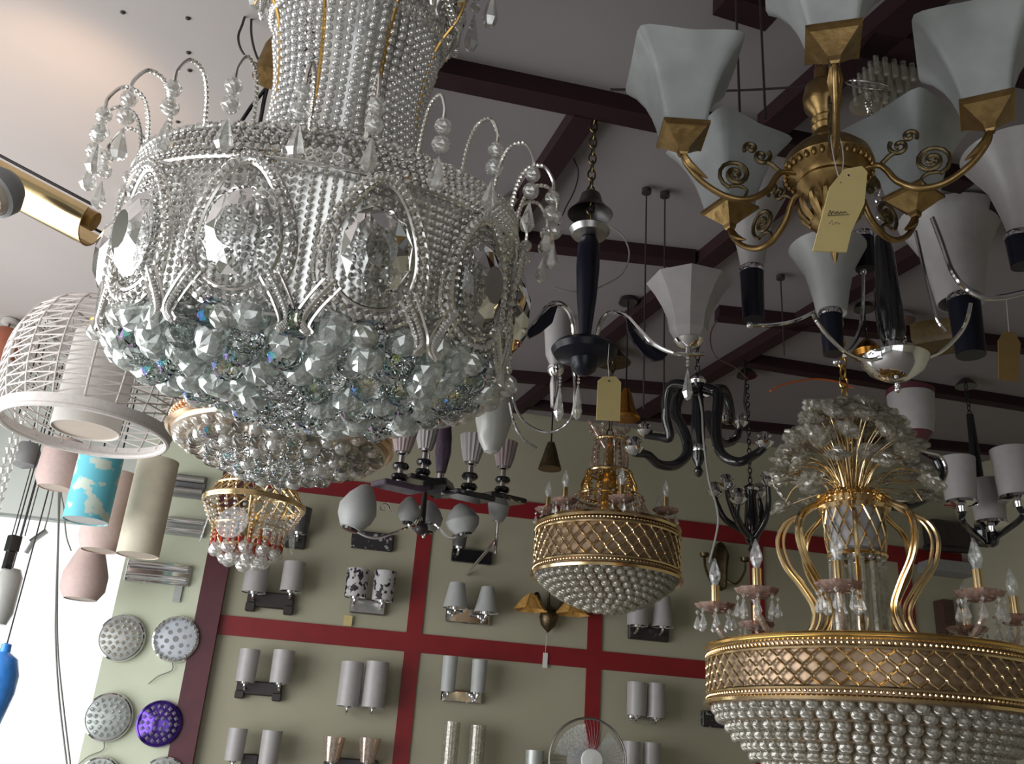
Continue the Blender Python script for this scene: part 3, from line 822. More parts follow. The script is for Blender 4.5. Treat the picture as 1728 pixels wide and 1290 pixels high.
# ------------------------------------------------------------------ navy column chandelier with octagonal shade
def navy_chandelier():
    Y = 2.05; ax = Axis(990, 500, Y); s = ax.s; z0 = ax.z(600)
    root = thing('navy_chandelier', 'chandelier with tall navy column, wide round hub and curved chrome arms', 'chandelier', (ax.x, ax.y, z0))
    Z = lambda y: ax.z(y)
    c = MB(); A = np.array([ax.x, ax.y, 0])
    c.lathe([(0, Z(402)), (14*s, Z(404)), (19*s, Z(415)), (20*s, Z(450)), (17*s, Z(500)), (12*s, Z(545)), (9*s, Z(572)), (9*s, Z(580)), (0, Z(580))][::-1], (ax.x, ax.y, 0), 28)
    part(root, 'column', c, M['navy'])
    c = MB(); c.lathe([(0, Z(634)), (10*s, Z(632)), (20*s, Z(624)), (24*s, Z(609)), (50*s, Z(601)), (55*s, Z(592)), (49*s, Z(585)), (24*s, Z(580)), (0, Z(576))], (ax.x, ax.y, 0), 40)
    part(root, 'hub', c, M['navy'])
    c = MB(); c.lathe([(4*s, Z(404)), (30*s, Z(398)), (36*s, Z(390)), (34*s, Z(388)), (6*s, Z(396))], (ax.x, ax.y, 0), 32, closed=True); part(root, 'top_dish', c, M['steel'])
    # chain, loop and ceiling bell
    ch = MB(); chain(ch, ax.pt(388), (ax.x, ax.y, ceilz(ax.x, ax.y)), .034, .0028); part(root, 'chain', ch, M['darkbrass'])
    b = MB(); zb = Z(362); b.shell([(40*s, zb), (34*s, zb+6*s), (22*s, zb+22*s), (17*s, zb+40*s), (10*s, zb+46*s), (3*s, zb+47*s)], .0012, (ax.x, ax.y, 0)); part(root, 'bell_canopy', b, M['bracket'])
    # right arm with shade
    a = MB(); pr = spline(px3([(1008, 584, 2.03), (1010, 556, 2.02), (1020, 534, 2.0), (1038, 527, 1.99), (1056, 533, 1.98), (1078, 556, 1.97), (1105, 582, 1.96), (1140, 597, 1.95), (1188, 598, 1.95)]), 8)
    a.tube(pr, 3.6*s, 8); o = part(root, 'arm', a, M['chrome'])
    lf = MB(); P = px3([(1056, 536), (1070, 560), (1088, 580), (1108, 590), (1128, 597), (1118, 608), (1104, 610), (1086, 600), (1070, 580), (1060, 560)], 1.975); n = len(P)
    lf.add([p+np.array([0, .004, 0]) for p in P]+[p-np.array([0, .004, 0]) for p in P], [list(range(n)), list(range(n, 2*n))[::-1]]+[[i, n+i, n+(i+1) % n, (i+1) % n] for i in range(n)])
    part(o, 'leaf_blade', lf, M['navy'], smooth=False, label='navy leaf-shaped blade')
    sx = Axis(1162, 580, 1.95); q = MB()
    q.lathe([(0, sx.z(598)), (6*s, sx.z(597)), (6*s, sx.z(588)), (16*s, sx.z(584)), (24*s, sx.z(576)), (18*s, sx.z(570)), (18*s, sx.z(562)), (22*s, sx.z(558)), (0, sx.z(556))], (sx.x, sx.y, 0), 24)
    part(o, 'lamp_cup', q, M['chrome'])
    g = MB(); g.shell([(22*s, sx.z(575)), (31*s, sx.z(560)), (34*s, sx.z(540)), (42*s, sx.z(520)), (55*s, sx.z(498)), (69*s, sx.z(480))], .003, (sx.x, sx.y, 0), 8, rot=pi/8+.1)
    part(o, 'octagonal_shade', g, M['dimopal'], smooth=False, label='grey eight-sided flared glass shade')
    d = MB(); dp = at(1160, 604, 1.95); beads_line(d, [dp, dp-[0, 0, 16*s]], 3*s); d.drop(dp-np.array([0, 0, 18*s]), 56*s, 9*s); part(o, 'crystal_drop', d, M['clear'], smooth=False)
    # left arm, running behind the big crystal chandelier
    a = MB(); a.tube(spline(px3([(968, 584, 2.03), (968, 556, 2.02), (962, 530, 2.0), (948, 514, 1.99), (934, 512, 1.98), (920, 520, 1.97), (900, 545, 1.96), (878, 570, 1.95)]), 8), [4.2*s]*36+[3*s]*21, 8)
    o = part(root, 'arm', a, M['chrome'])
    lf = MB(); P = px3([(941, 516), (932, 545), (912, 562), (893, 572), (882, 556), (900, 545), (915, 532), (928, 520)], 1.975); n = len(P)
    lf.add([p+np.array([0, .004, 0]) for p in P]+[p-np.array([0, .004, 0]) for p in P], [list(range(n)), list(range(n, 2*n))[::-1]]+[[i, n+i, n+(i+1) % n, (i+1) % n] for i in range(n)])
    part(o, 'leaf_blade', lf, M['navy'], smooth=False, label='navy leaf-shaped blade')
    # rear arms, low chrome loops
    for pts in ([(968, 620, 2.1), (970, 660, 2.2), (966, 700, 2.3), (948, 722, 2.35), (922, 730, 2.38), (895, 720, 2.38), (876, 700, 2.36), (866, 672, 2.33), (864, 640, 2.3)],
                [(860, 680, 2.3), (868, 715, 2.3), (884, 742, 2.32), (905, 756, 2.35)],
                [(812, 672, 2.2), (800, 688, 2.2), (778, 708, 2.2), (752, 720, 2.2), (724, 720, 2.2), (704, 712, 2.2)]):
        a = MB(); a.tube(spline(px3(pts), 7), 2.6*s, 7); part(root, 'arm', a, M['chrome'])
    for (x, y, h) in ((945, 668, 60), (976, 664, 62)):
        p = at(x, y-18, 2.15); d = MB(); beads_line(d, [p+[0, 0, .02], p], 3*s); d.drop(p, h*s*1.1, 9*s); part(root, 'crystal_drop', d, M['clear'], smooth=False)
    # candle style shade cup behind the hub
    q = Axis(938, 620, 2.3); g = MB(); g.shell([(9*s, q.z(622)), (20*s, q.z(600)), (25*s, q.z(560)), (24*s, q.z(530))], .003, (q.x, q.y, 0)); o = part(root, 'slender_shade', g, M['dimopal'], label='slender grey glass shade')
    g = MB(); g.lathe([(0, q.z(690)), (6*s, q.z(688)), (10*s, q.z(650)), (8*s, q.z(636)), (15*s, q.z(628)), (15*s, q.z(620)), (0, q.z(616))], (q.x, q.y, 0), 20); part(root, 'lamp_cup', g, M['chrome'])
navy_chandelier()
def egg():
    q = Axis(832, 720, 2.6); s = q.s
    root = thing('bud_pendant', 'white bud-shaped glass pendant pointing down beside the glass ball cluster', 'pendant lamp', (q.x, q.y, q.z(765)))
    g = MB(); g.lathe([(0, q.z(767)), (12*s, q.z(763)), (22*s, q.z(745)), (31*s, q.z(710)), (32*s, q.z(685)), (25*s, q.z(668)), (20*s, q.z(664)), (0, q.z(664))], (q.x, q.y, 0), 32); part(root, 'glass_bud', g, M['opal'])
    g = MB(); g.lathe([(20*s, q.z(676)), (16*s, q.z(656)), (6*s, q.z(645)), (0, q.z(643))], (q.x, q.y, 0), 24); part(root, 'cap', g, M['steel'])
    canopy_and_chain(root, q.x, q.y, q.z(645), 'steel', .04, False)
egg()
t = tagcard('price_tag', 'small blank yellow card tag tied under the navy chandelier hub', [(1006, 709), (1009, 643), (1017, 636), (1039, 636), (1048, 646), (1046, 711)], 1.98)
hl = MB(); hl.ball(at(1028, 643, 1.977), .0025, 2, (1, .6, 1)); part(t, 'hole', hl, M['ink'])
st = MB(); st.tube(px3([(1028, 643), (1026, 610), (1028, 580)], 1.98), .001, 5); part(t, 'string', st, M['string'])

# ------------------------------------------------------------------ chrome and dark cup chandelier behind the brass one
def chrome_chandelier():
    Y = 1.75; ax = Axis(1511, 620, Y); s = ax.s
    root = thing('chrome_chandelier', 'chrome-armed chandelier with a black column, dark cups and white flared glass shades', 'chandelier', (ax.x, ax.y, ax.z(655)))
    A = (ax.x, ax.y, 0); Z = ax.z
    c = MB(); c.lathe([(17*s, Z(576)), (23*s, Z(560)), (20*s, Z(490)), (17*s, Z(430)), (12*s, Z(400)), (0, Z(396))], A, 28); part(root, 'column', c, M['black'])
    c = MB(); c.lathe([(0, Z(642)), (20*s, Z(640)), (44*s, Z(626)), (54*s, Z(612)), (56*s, Z(606)), (46*s, Z(602)), (14*s, Z(588)), (12*s, Z(576)), (0, Z(576))], A, 40); part(root, 'hub_dish', c, M['chrome'])
    c = MB(); c.ball(ax.pt(650), 5*s, 2); c.ball(ax.pt(658), 6*s, 2); part(root, 'finial', c, M['chrome'])
    arms = [[(1500, 606, 1.74), (1490, 604, 1.72), (1462, 607, 1.7), (1430, 597, 1.68), (1400, 570, 1.66), (1380, 545, 1.65), (1371, 528, 1.65)],
            [(1371, 528, 1.9), (1340, 542, 1.9), (1300, 549, 1.9), (1266, 549, 1.9)],
            [(1371, 528, 1.9), (1395, 512, 1.9), (1412, 488, 1.9), (1419, 455, 1.92), (1423, 425, 1.95)],
            [(1425, 600, 1.72), (1445, 572, 1.76), (1455, 530, 1.8), (1457, 460, 1.84)],
            [(1496, 608, 1.76), (1488, 570, 1.8), (1480, 530, 1.84), (1478, 488, 1.88)],
            [(1545, 390, 1.8), (1556, 440, 1.8), (1570, 500, 1.8), (1582, 540, 1.8), (1596, 560, 1.8)],
            [(1555, 608, 1.74), (1590, 592, 1.72), (1618, 565, 1.7), (1632, 540, 1.68), (1638, 512, 1.67)],
            [(1574, 368, 1.7), (1590, 410, 1.69), (1606, 455, 1.68), (1625, 482, 1.67), (1652, 500, 1.66), (1690, 502, 1.65), (1735, 492, 1.63)]]
    for k_, pts in enumerate(arms):
        a = MB(); a.tube(spline(px3(pts), 8), (3.4 if k_ not in (7,) else 5)*s, 8); part(root, 'arm', a, M['chrome'])
    for (x, y, Y_) in ((1265, 549, 1.9), (1411, 611, 1.75), (1457, 459, 1.84)):
        b = MB(); b.ball(at(x, y, Y_), 6.5*s, 2); part(root, 'ball_tip', b, M['chrome'])
    cups = [(1270, 540, 1.95, 452, 22), (1404, 598, 1.78, 525, 19), (1458, 455, 1.86, 395, 20), (1632, 600, 2.2, 500, 34), (1722, 450, 1.66, 395, 22)]
    for (x, yb, Y_, yt, w_) in cups:
        q = Axis(x, (yb+yt)/2, Y_); c = MB()
        c.lathe([(0, q.z(yb)), (w_*.9*s, q.z(yb)), (w_*s, q.z(yt+12)), (w_*s, q.z(yt)), (0, q.z(yt))], (q.x, q.y, 0), 28); o = part(root, 'lamp_cup', c, M['navy'])
        c = MB(); c.lathe([((w_+.6)*s, q.z(yt+9)), ((w_+1.5)*s, q.z(yt+5)), ((w_+.6)*s, q.z(yt+1))], (q.x, q.y, 0), 28, closed=True); part(o, 'chrome_band', c, M['chrome'])
    for (x, yb, yt, wb, wt, Y_, m) in ((1268, 456, 330, 18, 62, 1.97, 'dimopal'), (1400, 530, 420, 24, 64, 1.85, 'frost'), (1612, 512, 372, 36, 84, 2.25, 'dimopal'), (1722, 405, 262, 24, 84, 1.7, 'dimopal')):
        q = Axis(x, (yb+yt)/2, Y_); g = MB(); k2 = q.s
        g.shell([(wb*k2, q.z(yb)), ((wb*.85+wt*.15)*k2, q.z(yb+(yt-yb)*.3)), ((wb*.6+wt*.4)*k2, q.z(yb+(yt-yb)*.65)), (wt*k2, q.z(yt))], .003, (q.x, q.y, 0), 36)
        part(root, 'glass_shade', g, M[m], label='white flared round glass shade')
    canopy_and_chain(root, ax.x, ax.y, Z(398), 'chrome')
chrome_chandelier()
# ceiling-mounted crystal square lamp near the top of the frame
def crystal_square():
    q = Axis(1490, 130, 1.62); s = q.s; z = ceilz(q.x, q.y)
    root = thing('crystal_tube_lamp', 'small square chrome ceiling lamp with hanging glass rods behind the brass chandelier', 'ceiling lamp', (q.x, q.y, z))
    b = MB(); b.box((q.x, q.y, z-.02), (.12, .12, .035), bev=.01); part(root, 'base', b, M['steel'], smooth=False)
    for i in range(5):
        for j in range(5):
            x = q.x+(i-2)*.024; y = q.y+(j-2)*.024; h = .07+.02*((i*3+j) % 3)
            m = MB(); m.lathe([(0, -h), (.007, -h+.003), (.007, 0), (0, 0)], (x, y, z-.037), 6); part(root, 'glass_rod', m, M['dimcrystal'], smooth=False)
    m = MB(); m.ringt((q.x-.06, q.y-.02, z-.12), .05, .0022, Rm=rotx(.6)); part(root, 'wire_ring', m, M['chrome'])
crystal_square()

# ------------------------------------------------------------------ black glossy chandeliers
def black_chandelier(name, label, px, Y, yt, yb, arms, cols=True, tube=10, caps=None):
    ax = Axis(px, (yt+yb)/2, Y); s = ax.s; Z = ax.z; A = (ax.x, ax.y, 0)
    root = thing(name, label, 'chandelier', (ax.x, ax.y, Z(yb)))
    H_ = yb-yt
    c = MB(); c.lathe([(0, Z(yb)), (5*s, Z(yb-3)), (8*s, Z(yb-.06*H_)), (4*s, Z(yb-.1*H_)), (11*s, Z(yb-.18*H_)), (12*s, Z(yb-.5*H_)), (9*s, Z(yb-.8*H_)), (13*s, Z(yt+.1*H_)), (5*s, Z(yt+3)), (0, Z(yt))], A, 24)
    part(root, 'column', c, M['black'])
    c = MB(); c.lathe([(12*s, Z(yb-.3*H_)), (14*s, Z(yb-.27*H_)), (12*s, Z(yb-.24*H_))], A, 24, closed=True); c.lathe([(13*s, Z(yt+.12*H_)), (15*s, Z(yt+.09*H_)), (12*s, Z(yt+.06*H_))], A, 24, closed=True)
    part(root, 'chrome_ring', c, M['chrome'])
    for pts in arms:
        a = MB(); sp = spline(px3(pts), 8); n = len(sp); a.tube(sp, [tube*s*(1.05-.45*i/n) for i in range(n)], 10); o = part(root, 'arm', a, M['black'])
        e = sp[-1]; d = MB(); d.lathe([(0, -3*s), (9*s, 0), (15*s, 7*s), (9*s, 9*s), (8*s, 15*s), (12*s, 18*s), (7*s, 24*s), (0, 25*s)], e, 20); part(o, 'chrome_cup', d, M['chrome'])
    canopy_and_chain(root, ax.x, ax.y, Z(yt), 'black')
black_chandelier('black_chandelier', 'glossy black chandelier with thick swooping arms and chrome candle cups', 1178, 3.0, 628, 806,
    [[(1170, 660, 2.95), (1146, 668, 2.9), (1140, 700, 2.85), (1156, 735, 2.8), (1160, 765, 2.78), (1140, 785, 2.76), (1112, 784, 2.74), (1092, 768, 2.72), (1070, 765, 2.7)],
     [(1176, 655, 3.05), (1132, 652, 3.1), (1124, 700, 3.14), (1130, 738, 3.16), (1112, 738, 3.18), (1088, 735, 3.2)],
     [(1190, 655, 2.98), (1212, 668, 2.95), (1208, 720, 2.9), (1216, 764, 2.85), (1246, 780, 2.8), (1276, 766, 2.78), (1290, 755, 2.76)],
     [(1192, 660, 3.05), (1222, 660, 3.1), (1234, 705, 3.14), (1226, 712, 3.2)],
     [(1192, 700, 3.1), (1215, 745, 3.2), (1240, 742, 3.25), (1249, 720, 3.3)]])
black_chandelier('black_chandelier', 'smaller black chandelier with upright arms seen low beside the large gold chandelier', 1268, 3.9, 815, 935,
    [[(1262, 900, 3.85), (1245, 880, 3.8), (1232, 850, 3.78), (1226, 826, 3.76)],
     [(1264, 905, 3.85), (1252, 890, 3.8), (1244, 870, 3.75), (1246, 850, 3.72)],
     [(1275, 905, 3.85), (1290, 880, 3.8), (1297, 850, 3.78), (1296, 820, 3.76)],
     [(1275, 900, 3.95), (1285, 870, 4.0), (1281, 840, 4.0)],
     [(1262, 900, 3.95), (1225, 878, 3.95), (1210, 850, 3.95), (1207, 838, 3.95)]], tube=6)

# ------------------------------------------------------------------ gold drum chandeliers
def ogee_band(root, R_, z0, z1, n, m, rad, beadr, name='lattice_band', strips=4):
    """pierced band: wavy wires with little crystal studs, beaded rims"""
    g = MB(); amp = pi/n*.92; per = strips
    for k_ in range(n):
        for sg in (-1, 1):
            pts = []
            for j in range(per*6+1):
                t = j/(per*6); a = 2*pi*k_/n+sg*(pi/n)*(.5-.5*cos(2*pi*per*t/2*1.0)) if False else 2*pi*(k_+.5*(sg > 0))/n+amp*.52*sin(pi*per*t+(pi/2 if sg > 0 else -pi/2))
                pts.append((R_*cos(a), R_*sin(a), z0+(z1-z0)*t))
            g.tube(pts, rad, 4)
    o = part(root, name, g, M[m], local=True)
    h = z1-z0
    e = MB()
    for zz, w_ in ((z0-h*.02, 1.6), (z1+h*.02, 1.6)): e.ringt((0, 0, zz), R_, rad*w_, 96)
    e.lathe([(R_-rad, z0-h*.30), (R_+rad*3, z0-h*.34), (R_+rad*4, z0-h*.26), (R_, z0-h*.2)], seg=96, closed=True)
    e.lathe([(R_-rad, z1+h*.30), (R_+rad*1, z1+h*.34), (R_+rad*2, z1+h*.26), (R_, z1+h*.2)], seg=96, closed=True)
    part(root, 'band_rims', e, M[m], local=True)
    b = MB(); nb = int(2*pi*R_/(beadr*2.7))
    for i in range(nb):
        a = 2*pi*i/nb
        for zz in (z0-h*.12, z1+h*.12): b.ball((R_*cos(a), R_*sin(a), zz), beadr, 1)
    part(root, 'bead_rows', b, M[m], local=True, kind='stuff')
    b = MB()
    for k_ in range(2*n):
        a = pi*k_/n
        for j in range(per):
            if (j+k_) % 2 == 0: b.octa(((R_-.004)*cos(a), (R_-.004)*sin(a), z0+h*(j+.5)/per), beadr*.9)
    part(root, 'stud_crystals', b, M['clear'], local=True, kind='stuff', smooth=False)
    return o
def candle(root, r, z, s, ang, bulb=True, crys=8):
    c = MB(); c.lathe([(0, 0), (7.5*s, 0), (7.5*s, 42*s), (0, 42*s)], (r, 0, z), 16); o = part(root, 'candle_tube', c, M['gold'], local=True)
    objs = [o]
    if bulb:
        b = MB(); b.lathe([(5*s, 42*s), (6*s, 46*s), (10*s, 56*s), (10*s, 64*s), (6*s, 78*s), (1.5*s, 90*s), (0, 91*s)], (r, 0, z), 16); part(o, 'bulb', b, M['tubeglass'], local=True, label='clear candle bulb')
    d = MB(); d.lathe([(0, -6*s), (16*s, -5*s), (30*s, 2*s), (34*s, 9*s), (30*s, 9*s), (14*s, 1*s), (0, 0)], (r, 0, z), 18, wav=(9, .07, 1)); q = part(root, 'glass_dish', d, M['rosepink'], local=True, label='pinkish scalloped glass dish')
    for i in range(crys):
        k_ = MB(); a = 2*pi*i/crys; p = np.array([r+31*s*cos(a), 31*s*sin(a), z+2*s]); k_.octa(p-[0, 0, 8*s], 4*s, 5*s); k_.drop(p-np.array([0, 0, 13*s]), 26*s, 7*s)
        part(q, 'crystal_drop', k_, M['clear'], local=True, smooth=False)
    t = MB(); t.tube(spline([(r*.8, 0, z-72*s), (r*.92, 0, z-52*s), (r*.99, 0, z-30*s), (r, 0, z-5*s)], 6), [5*s]*12+[4*s]*7, 8)
    e = part(root, 'curved_arm', t, M['smoke'], local=True, label='rosy glass arm')
    for o_ in (o, q, e):
        dup_spin(o_, root, ang)
def tiers(root, rows, br, m1, s, lim=98, name='crystal_string'):
    pos = []
    for j, (r, z, n) in enumerate(rows):
        for i in range(n):
            a = 2*pi*(i+.5*(j % 2))/n; pos.append((r*s*cos(a), r*s*sin(a), z*s))
    return pos
def gold_big():
    ax = Axis(1460, 1122, 2.2); s = ax.s; z0 = ax.z(1122)
    Z = lambda y: ax.z(y)-z0
    root = thing('gold_crown_chandelier', 'largest gold drum chandelier with pierced lattice band, candle arms and a crystal bouquet on top', 'chandelier', (ax.x, ax.y, z0))
    R_ = 262*s; L = dict(local=True)
    ogee_band(root, R_, Z(1186), Z(1128), 62, 'gold', 1.9*s, 3*s)
    d = MB(); d.lathe([(R_-7*s, Z(1206)), (R_-7*s, Z(1112)), (R_-10*s, Z(1112)), (R_-10*s, Z(1206))], seg=72, closed=True); part(root, 'liner', d, M['liner'], label='brown inner drum', **L)
    d = MB(); d.lathe([(R_-8*s, Z(1113)), (R_-8*s, Z(1110)), (100*s, Z(1104)), (0, Z(1104))], seg=72); d.ringt((0, 0, Z(1108)), R_+1*s, 4*s, 96, 8); part(root, 'top_plate', d, M['golddeep'], **L)
    # crystal tiers under the drum
    rows = [(246, 84, 62), (240, 97, 62), (224, 112, 58), (214, 126, 56), (198, 140, 52), (186, 154, 50), (166, 166, 46), (150, 178, 42), (128, 190, 36)]
    pos = [(r*s*cos(a), r*s*sin(a), -z*s) for j, (r, z, n) in enumerate(rows) for a in [2*pi*(i+.5*(j % 2))/n for i in range(n)]]
    pos.sort(key=lambda p: p[1]*.6-p[2]*.2)
    m = MB(); fball(m, (0, 0, 0), 11*s); me = mesh(m, 'crystal_ball', M['dimcrystal'], smooth=False)
    for p in pos[:99]:
        o = bpy.data.objects.new('crystal_ball', me); COL.objects.link(o); o.parent = root; o.location = p
    m = MB()
    for p in pos[99:]: fball(m, p, 11*s)
    part(root, 'crystal_balls', m, M['dimcrystal'], smooth=False, kind='stuff', **L)
    d = MB()
    for r, z in ((250, 78), (228, 104), (202, 132), (170, 158), (134, 184)): d.ringt((0, 0, -z*s), r*s, 3*s, 72)
    d.lathe([(0, -150*s), (120*s, -148*s), (200*s, -100*s), (R_-14*s, -60*s)], seg=48)
    part(root, 'tier_frame', d, M['liner'], **L)
    # candle arms
    candle(root, 246*s, Z(1040)+0*s, s, [radians(a) for a in (-160, -128, -78, -22, 12, 60, 110, 160)])
    # S-shaped ribs
    prof = [(66, 848), (92, 866), (122, 884), (134, 915), (124, 955), (96, 995), (78, 1030), (84, 1062), (112, 1100)]
    for dz, rr in ((0, 4), (10, 3)):
        r = MB(); r.tube(spline([((p-dz)*s, dz*.0, Z(y)) for p, y in prof], 7), rr*s, 7)
        o = part(root, 'curved_rib', r, M['gold'], **L); dup_spin(o, root, [2*pi*i/8+.25 for i in range(8)])
    # neck and lattice dome
    d = MB(); d.lathe([(60*s, Z(866)), (64*s, Z(860)), (58*s, Z(858)), (58*s, Z(846)), (64*s, Z(842)), (56*s, Z(836)), (0, Z(834))], seg=48); part(root, 'neck', d, M['gold'], **L)
    d = MB()
    for i in range(34):
        a = 2*pi*i/34
        for y in (848, 856): d.ball((61*s*cos(a), 61*s*sin(a), Z(y)), 3*s, 1)
    part(root, 'neck_beads', d, M['gold'], kind='stuff', **L)
    g = MB(); n = 14
    for k_ in range(n):
        for sg in (-1, 1):
            g.tube([((52-12*max(0, t-.6))*s*cos(2*pi*(k_+sg*t*1.6)/n), (52-12*max(0, t-.6))*s*sin(2*pi*(k_+sg*t*1.6)/n), Z(866+72*t)) for t in np.linspace(0, 1, 12)], 1.8*s, 4)
    g.ringt((0, 0, Z(940)), 48*s, 4*s)
    part(root, 'lattice_cap', g, M['gold'], **L)
    g = MB(); g.lathe([(47*s, Z(866)), (47*s, Z(930)), (40*s, Z(934)), (0, Z(934))], seg=24); part(root, 'inner_cap', g, M['dimopal'], **L)
    g = MB(); g.lathe([(0, Z(1100)), (5*s, Z(1098)), (5*s, Z(955)), (0, Z(950))], (44*s, 0, 0), 6); fball(g, (44*s, 0, Z(948)), 6*s)
    o = part(root, 'crystal_rod', g, M['dimcrystal'], smooth=False, **L); dup_spin(o, root, [2*pi*i/16 for i in range(16)])
    g = MB(); g.tube([(0, 0, Z(1100)), (0, 0, Z(930))], 10*s, 10); part(root, 'core_tube', g, M['chrome'], **L)
    # bouquet of gilt stems carrying crystal flowers
    rnd = random.Random(3)
    stems = []
    for k_ in range(78):
        a = 2*pi*k_*.618; t = (k_+.5)/78; rr = 14+128*t**.6; h = 172-165*t**1.5+rnd.uniform(-22, 8)
        stems.append((a, rr, h))
    fm = MB()
    for i in range(6):
        a = 2*pi*i/6; fm.ball((15*s*cos(a), 15*s*sin(a), 0), 12*s, 1, (1, 1, .55))
    fball(fm, (0, 0, 2*s), 14*s)
    fme = mesh(fm, 'crystal_flower', M['dimcrystal'], smooth=False)
    for a, rr, h in stems:
        e = np.array([rr*s*cos(a), rr*s*sin(a), h*s+Z(836)]); b0 = np.array([14*s*cos(a), 14*s*sin(a), Z(838)])
        m = MB(); m.tube(spline([b0, b0+(e-b0)*np.array([.35, .35, .5])+[0, 0, 14*s], e], 6), 1.0*s, 5); o = part(root, 'stem', m, M['gold'], **L)
        f = bpy.data.objects.new('crystal_flower', fme); COL.objects.link(f); f.parent = o; f.location = e; f.rotation_euler = (rnd.uniform(-.6, .6), rnd.uniform(-.6, .6), a)
    m = MB()
    for i in range(9):
        a = 2*pi*i/9; m.tube(spline([(30*s*cos(a), 30*s*sin(a), Z(838)), (70*s*cos(a), 70*s*sin(a), Z(800)), (115*s*cos(a), 115*s*sin(a), Z(805)), (140*s*cos(a), 140*s*sin(a), Z(830))], 6), 1.3*s, 5)
    part(root, 'drooping_stems', m, M['gold'], **L)
    top = ceilz(ax.x, ax.y)-z0; m = MB(); chain(m, (0, 0, Z(836)), (0, 0, top), .04, .003); part(root, 'chain', m, M['golddeep'], **L)
    m = MB(); m.lathe([(.06, 0), (.05, .02), (0, .03)], (0, 0, top-.03)); part(root, 'canopy', m, M['golddeep'], **L)
gold_big()
def gold_small():
    ax = Axis(1024, 932, 3.9); s = ax.s; z0 = ax.z(932)
    Z = lambda y: ax.z(y)-z0
    root = thing('gold_drum_chandelier', 'smaller gold drum chandelier with lattice band and tiered crystal body, above the wall lamps', 'chandelier', (ax.x, ax.y, z0))
    R_ = 122*s; L = dict(local=True)
    ogee_band(root, R_, Z(962), Z(909), 36, 'gold', 1.5*s, 2.2*s)
    d = MB(); d.lathe([(R_-5*s, Z(972)), (R_-5*s, Z(900)), (R_-7*s, Z(900)), (R_-7*s, Z(972))], seg=60, closed=True); part(root, 'liner', d, M['liner'], **L)
    d = MB(); d.lathe([(R_, Z(899)), (60*s, Z(892)), (0, Z(892))], seg=60); part(root, 'top_plate', d, M['golddeep'], **L)
    rows = [(114, 44, 40), (108, 52, 40), (98, 60, 36), (88, 68, 32), (76, 75, 28), (62, 82, 24), (46, 88, 18), (30, 93, 12), (12, 96, 5)]
    pos = [(r*s*cos(a), r*s*sin(a), -z*s) for j, (r, z, n) in enumerate(rows) for a in [2*pi*(i+.5*(j % 2))/n for i in range(n)]]
    pos.sort(key=lambda p: p[1])
    m = MB(); fball(m, (0, 0, 0), 7.5*s); me = mesh(m, 'crystal_ball', M['dimcrystal'], smooth=False)
    for p in pos[:99]:
        o = bpy.data.objects.new('crystal_ball', me); COL.objects.link(o); o.parent = root; o.location = p
    m = MB()
    for p in pos[99:]: fball(m, p, 7.5*s)
    part(root, 'crystal_balls', m, M['dimcrystal'], smooth=False, kind='stuff', **L)
    d = MB(); d.lathe([(0, -80*s), (60*s, -74*s), (R_-12*s, -40*s)], seg=40); part(root, 'pan', d, M['liner'], **L)
    candle(root, 104*s, Z(872), .62*s, [radians(a) for a in (-150, -95, -40, 15, 70, 125, 170)], crys=6)
    # stepped upper body of gold scrolls and strings
    for (r, y0, y1, n, m_) in ((66, 895, 842, 18, 'smoke'), (44, 842, 800, 14, 'golddeep'), (30, 800, 745, 12, 'smoke')):
        g = MB(); g.tube(spline([(r*s, 0, Z(y0)), (r*1.1*s, 0, Z(y0*.6+y1*.4)), (r*.85*s, 0, Z(y1))], 5), 1.8*s, 5); beads_line(g, [(r*.92*s, .003, Z(y0)), (r*.92*s, .003, Z(y1))], 3*s, 9*s)
        o = part(root, 'scroll_string', g, M[m_], **L); dup_spin(o, root, [2*pi*i/n for i in range(n)])
        g = MB(); g.ringt((0, 0, Z(y1)), r*.9*s, 2.6*s, 40); part(root, 'ring', g, M['gold'], **L); g = MB(); g.ringt((0, 0, Z(y0-4)), r*1.03*s, 2.6*s, 40); part(root, 'ring', g, M['gold'], **L)
    g = MB(); g.lathe([(20*s, Z(892)), (16*s, Z(842)), (12*s, Z(800)), (8*s, Z(740)), (0, Z(736))], seg=20); part(root, 'core', g, M['golddeep'], **L)
    rnd = random.Random(5)
    for k_ in range(20):
        a = 2*pi*k_*.618; rr = 14+26*math.sqrt((k_+.5)/20); e = (rr*s*cos(a), rr*s*sin(a), Z(726+rnd.uniform(-14, 16)))
        m = MB(); m.tube([(0, 0, Z(770)), e], 1.1*s, 4); fball(m, e, 5.5*s); part(root, 'crystal_stem', m, M['smoke'], smooth=False, **L)
    top = ceilz(ax.x, ax.y)-z0; m = MB(); chain(m, (0, 0, Z(740)), (0, 0, top), .05, .004); part(root, 'chain', m, M['darkbrass'], **L)
    m = MB(); m.lathe([(.09, 0), (.06, .03), (.02, .08), (0, .08)], (0, 0, top-.08)); part(root, 'canopy', m, M['darkbrass'], **L)
gold_small()

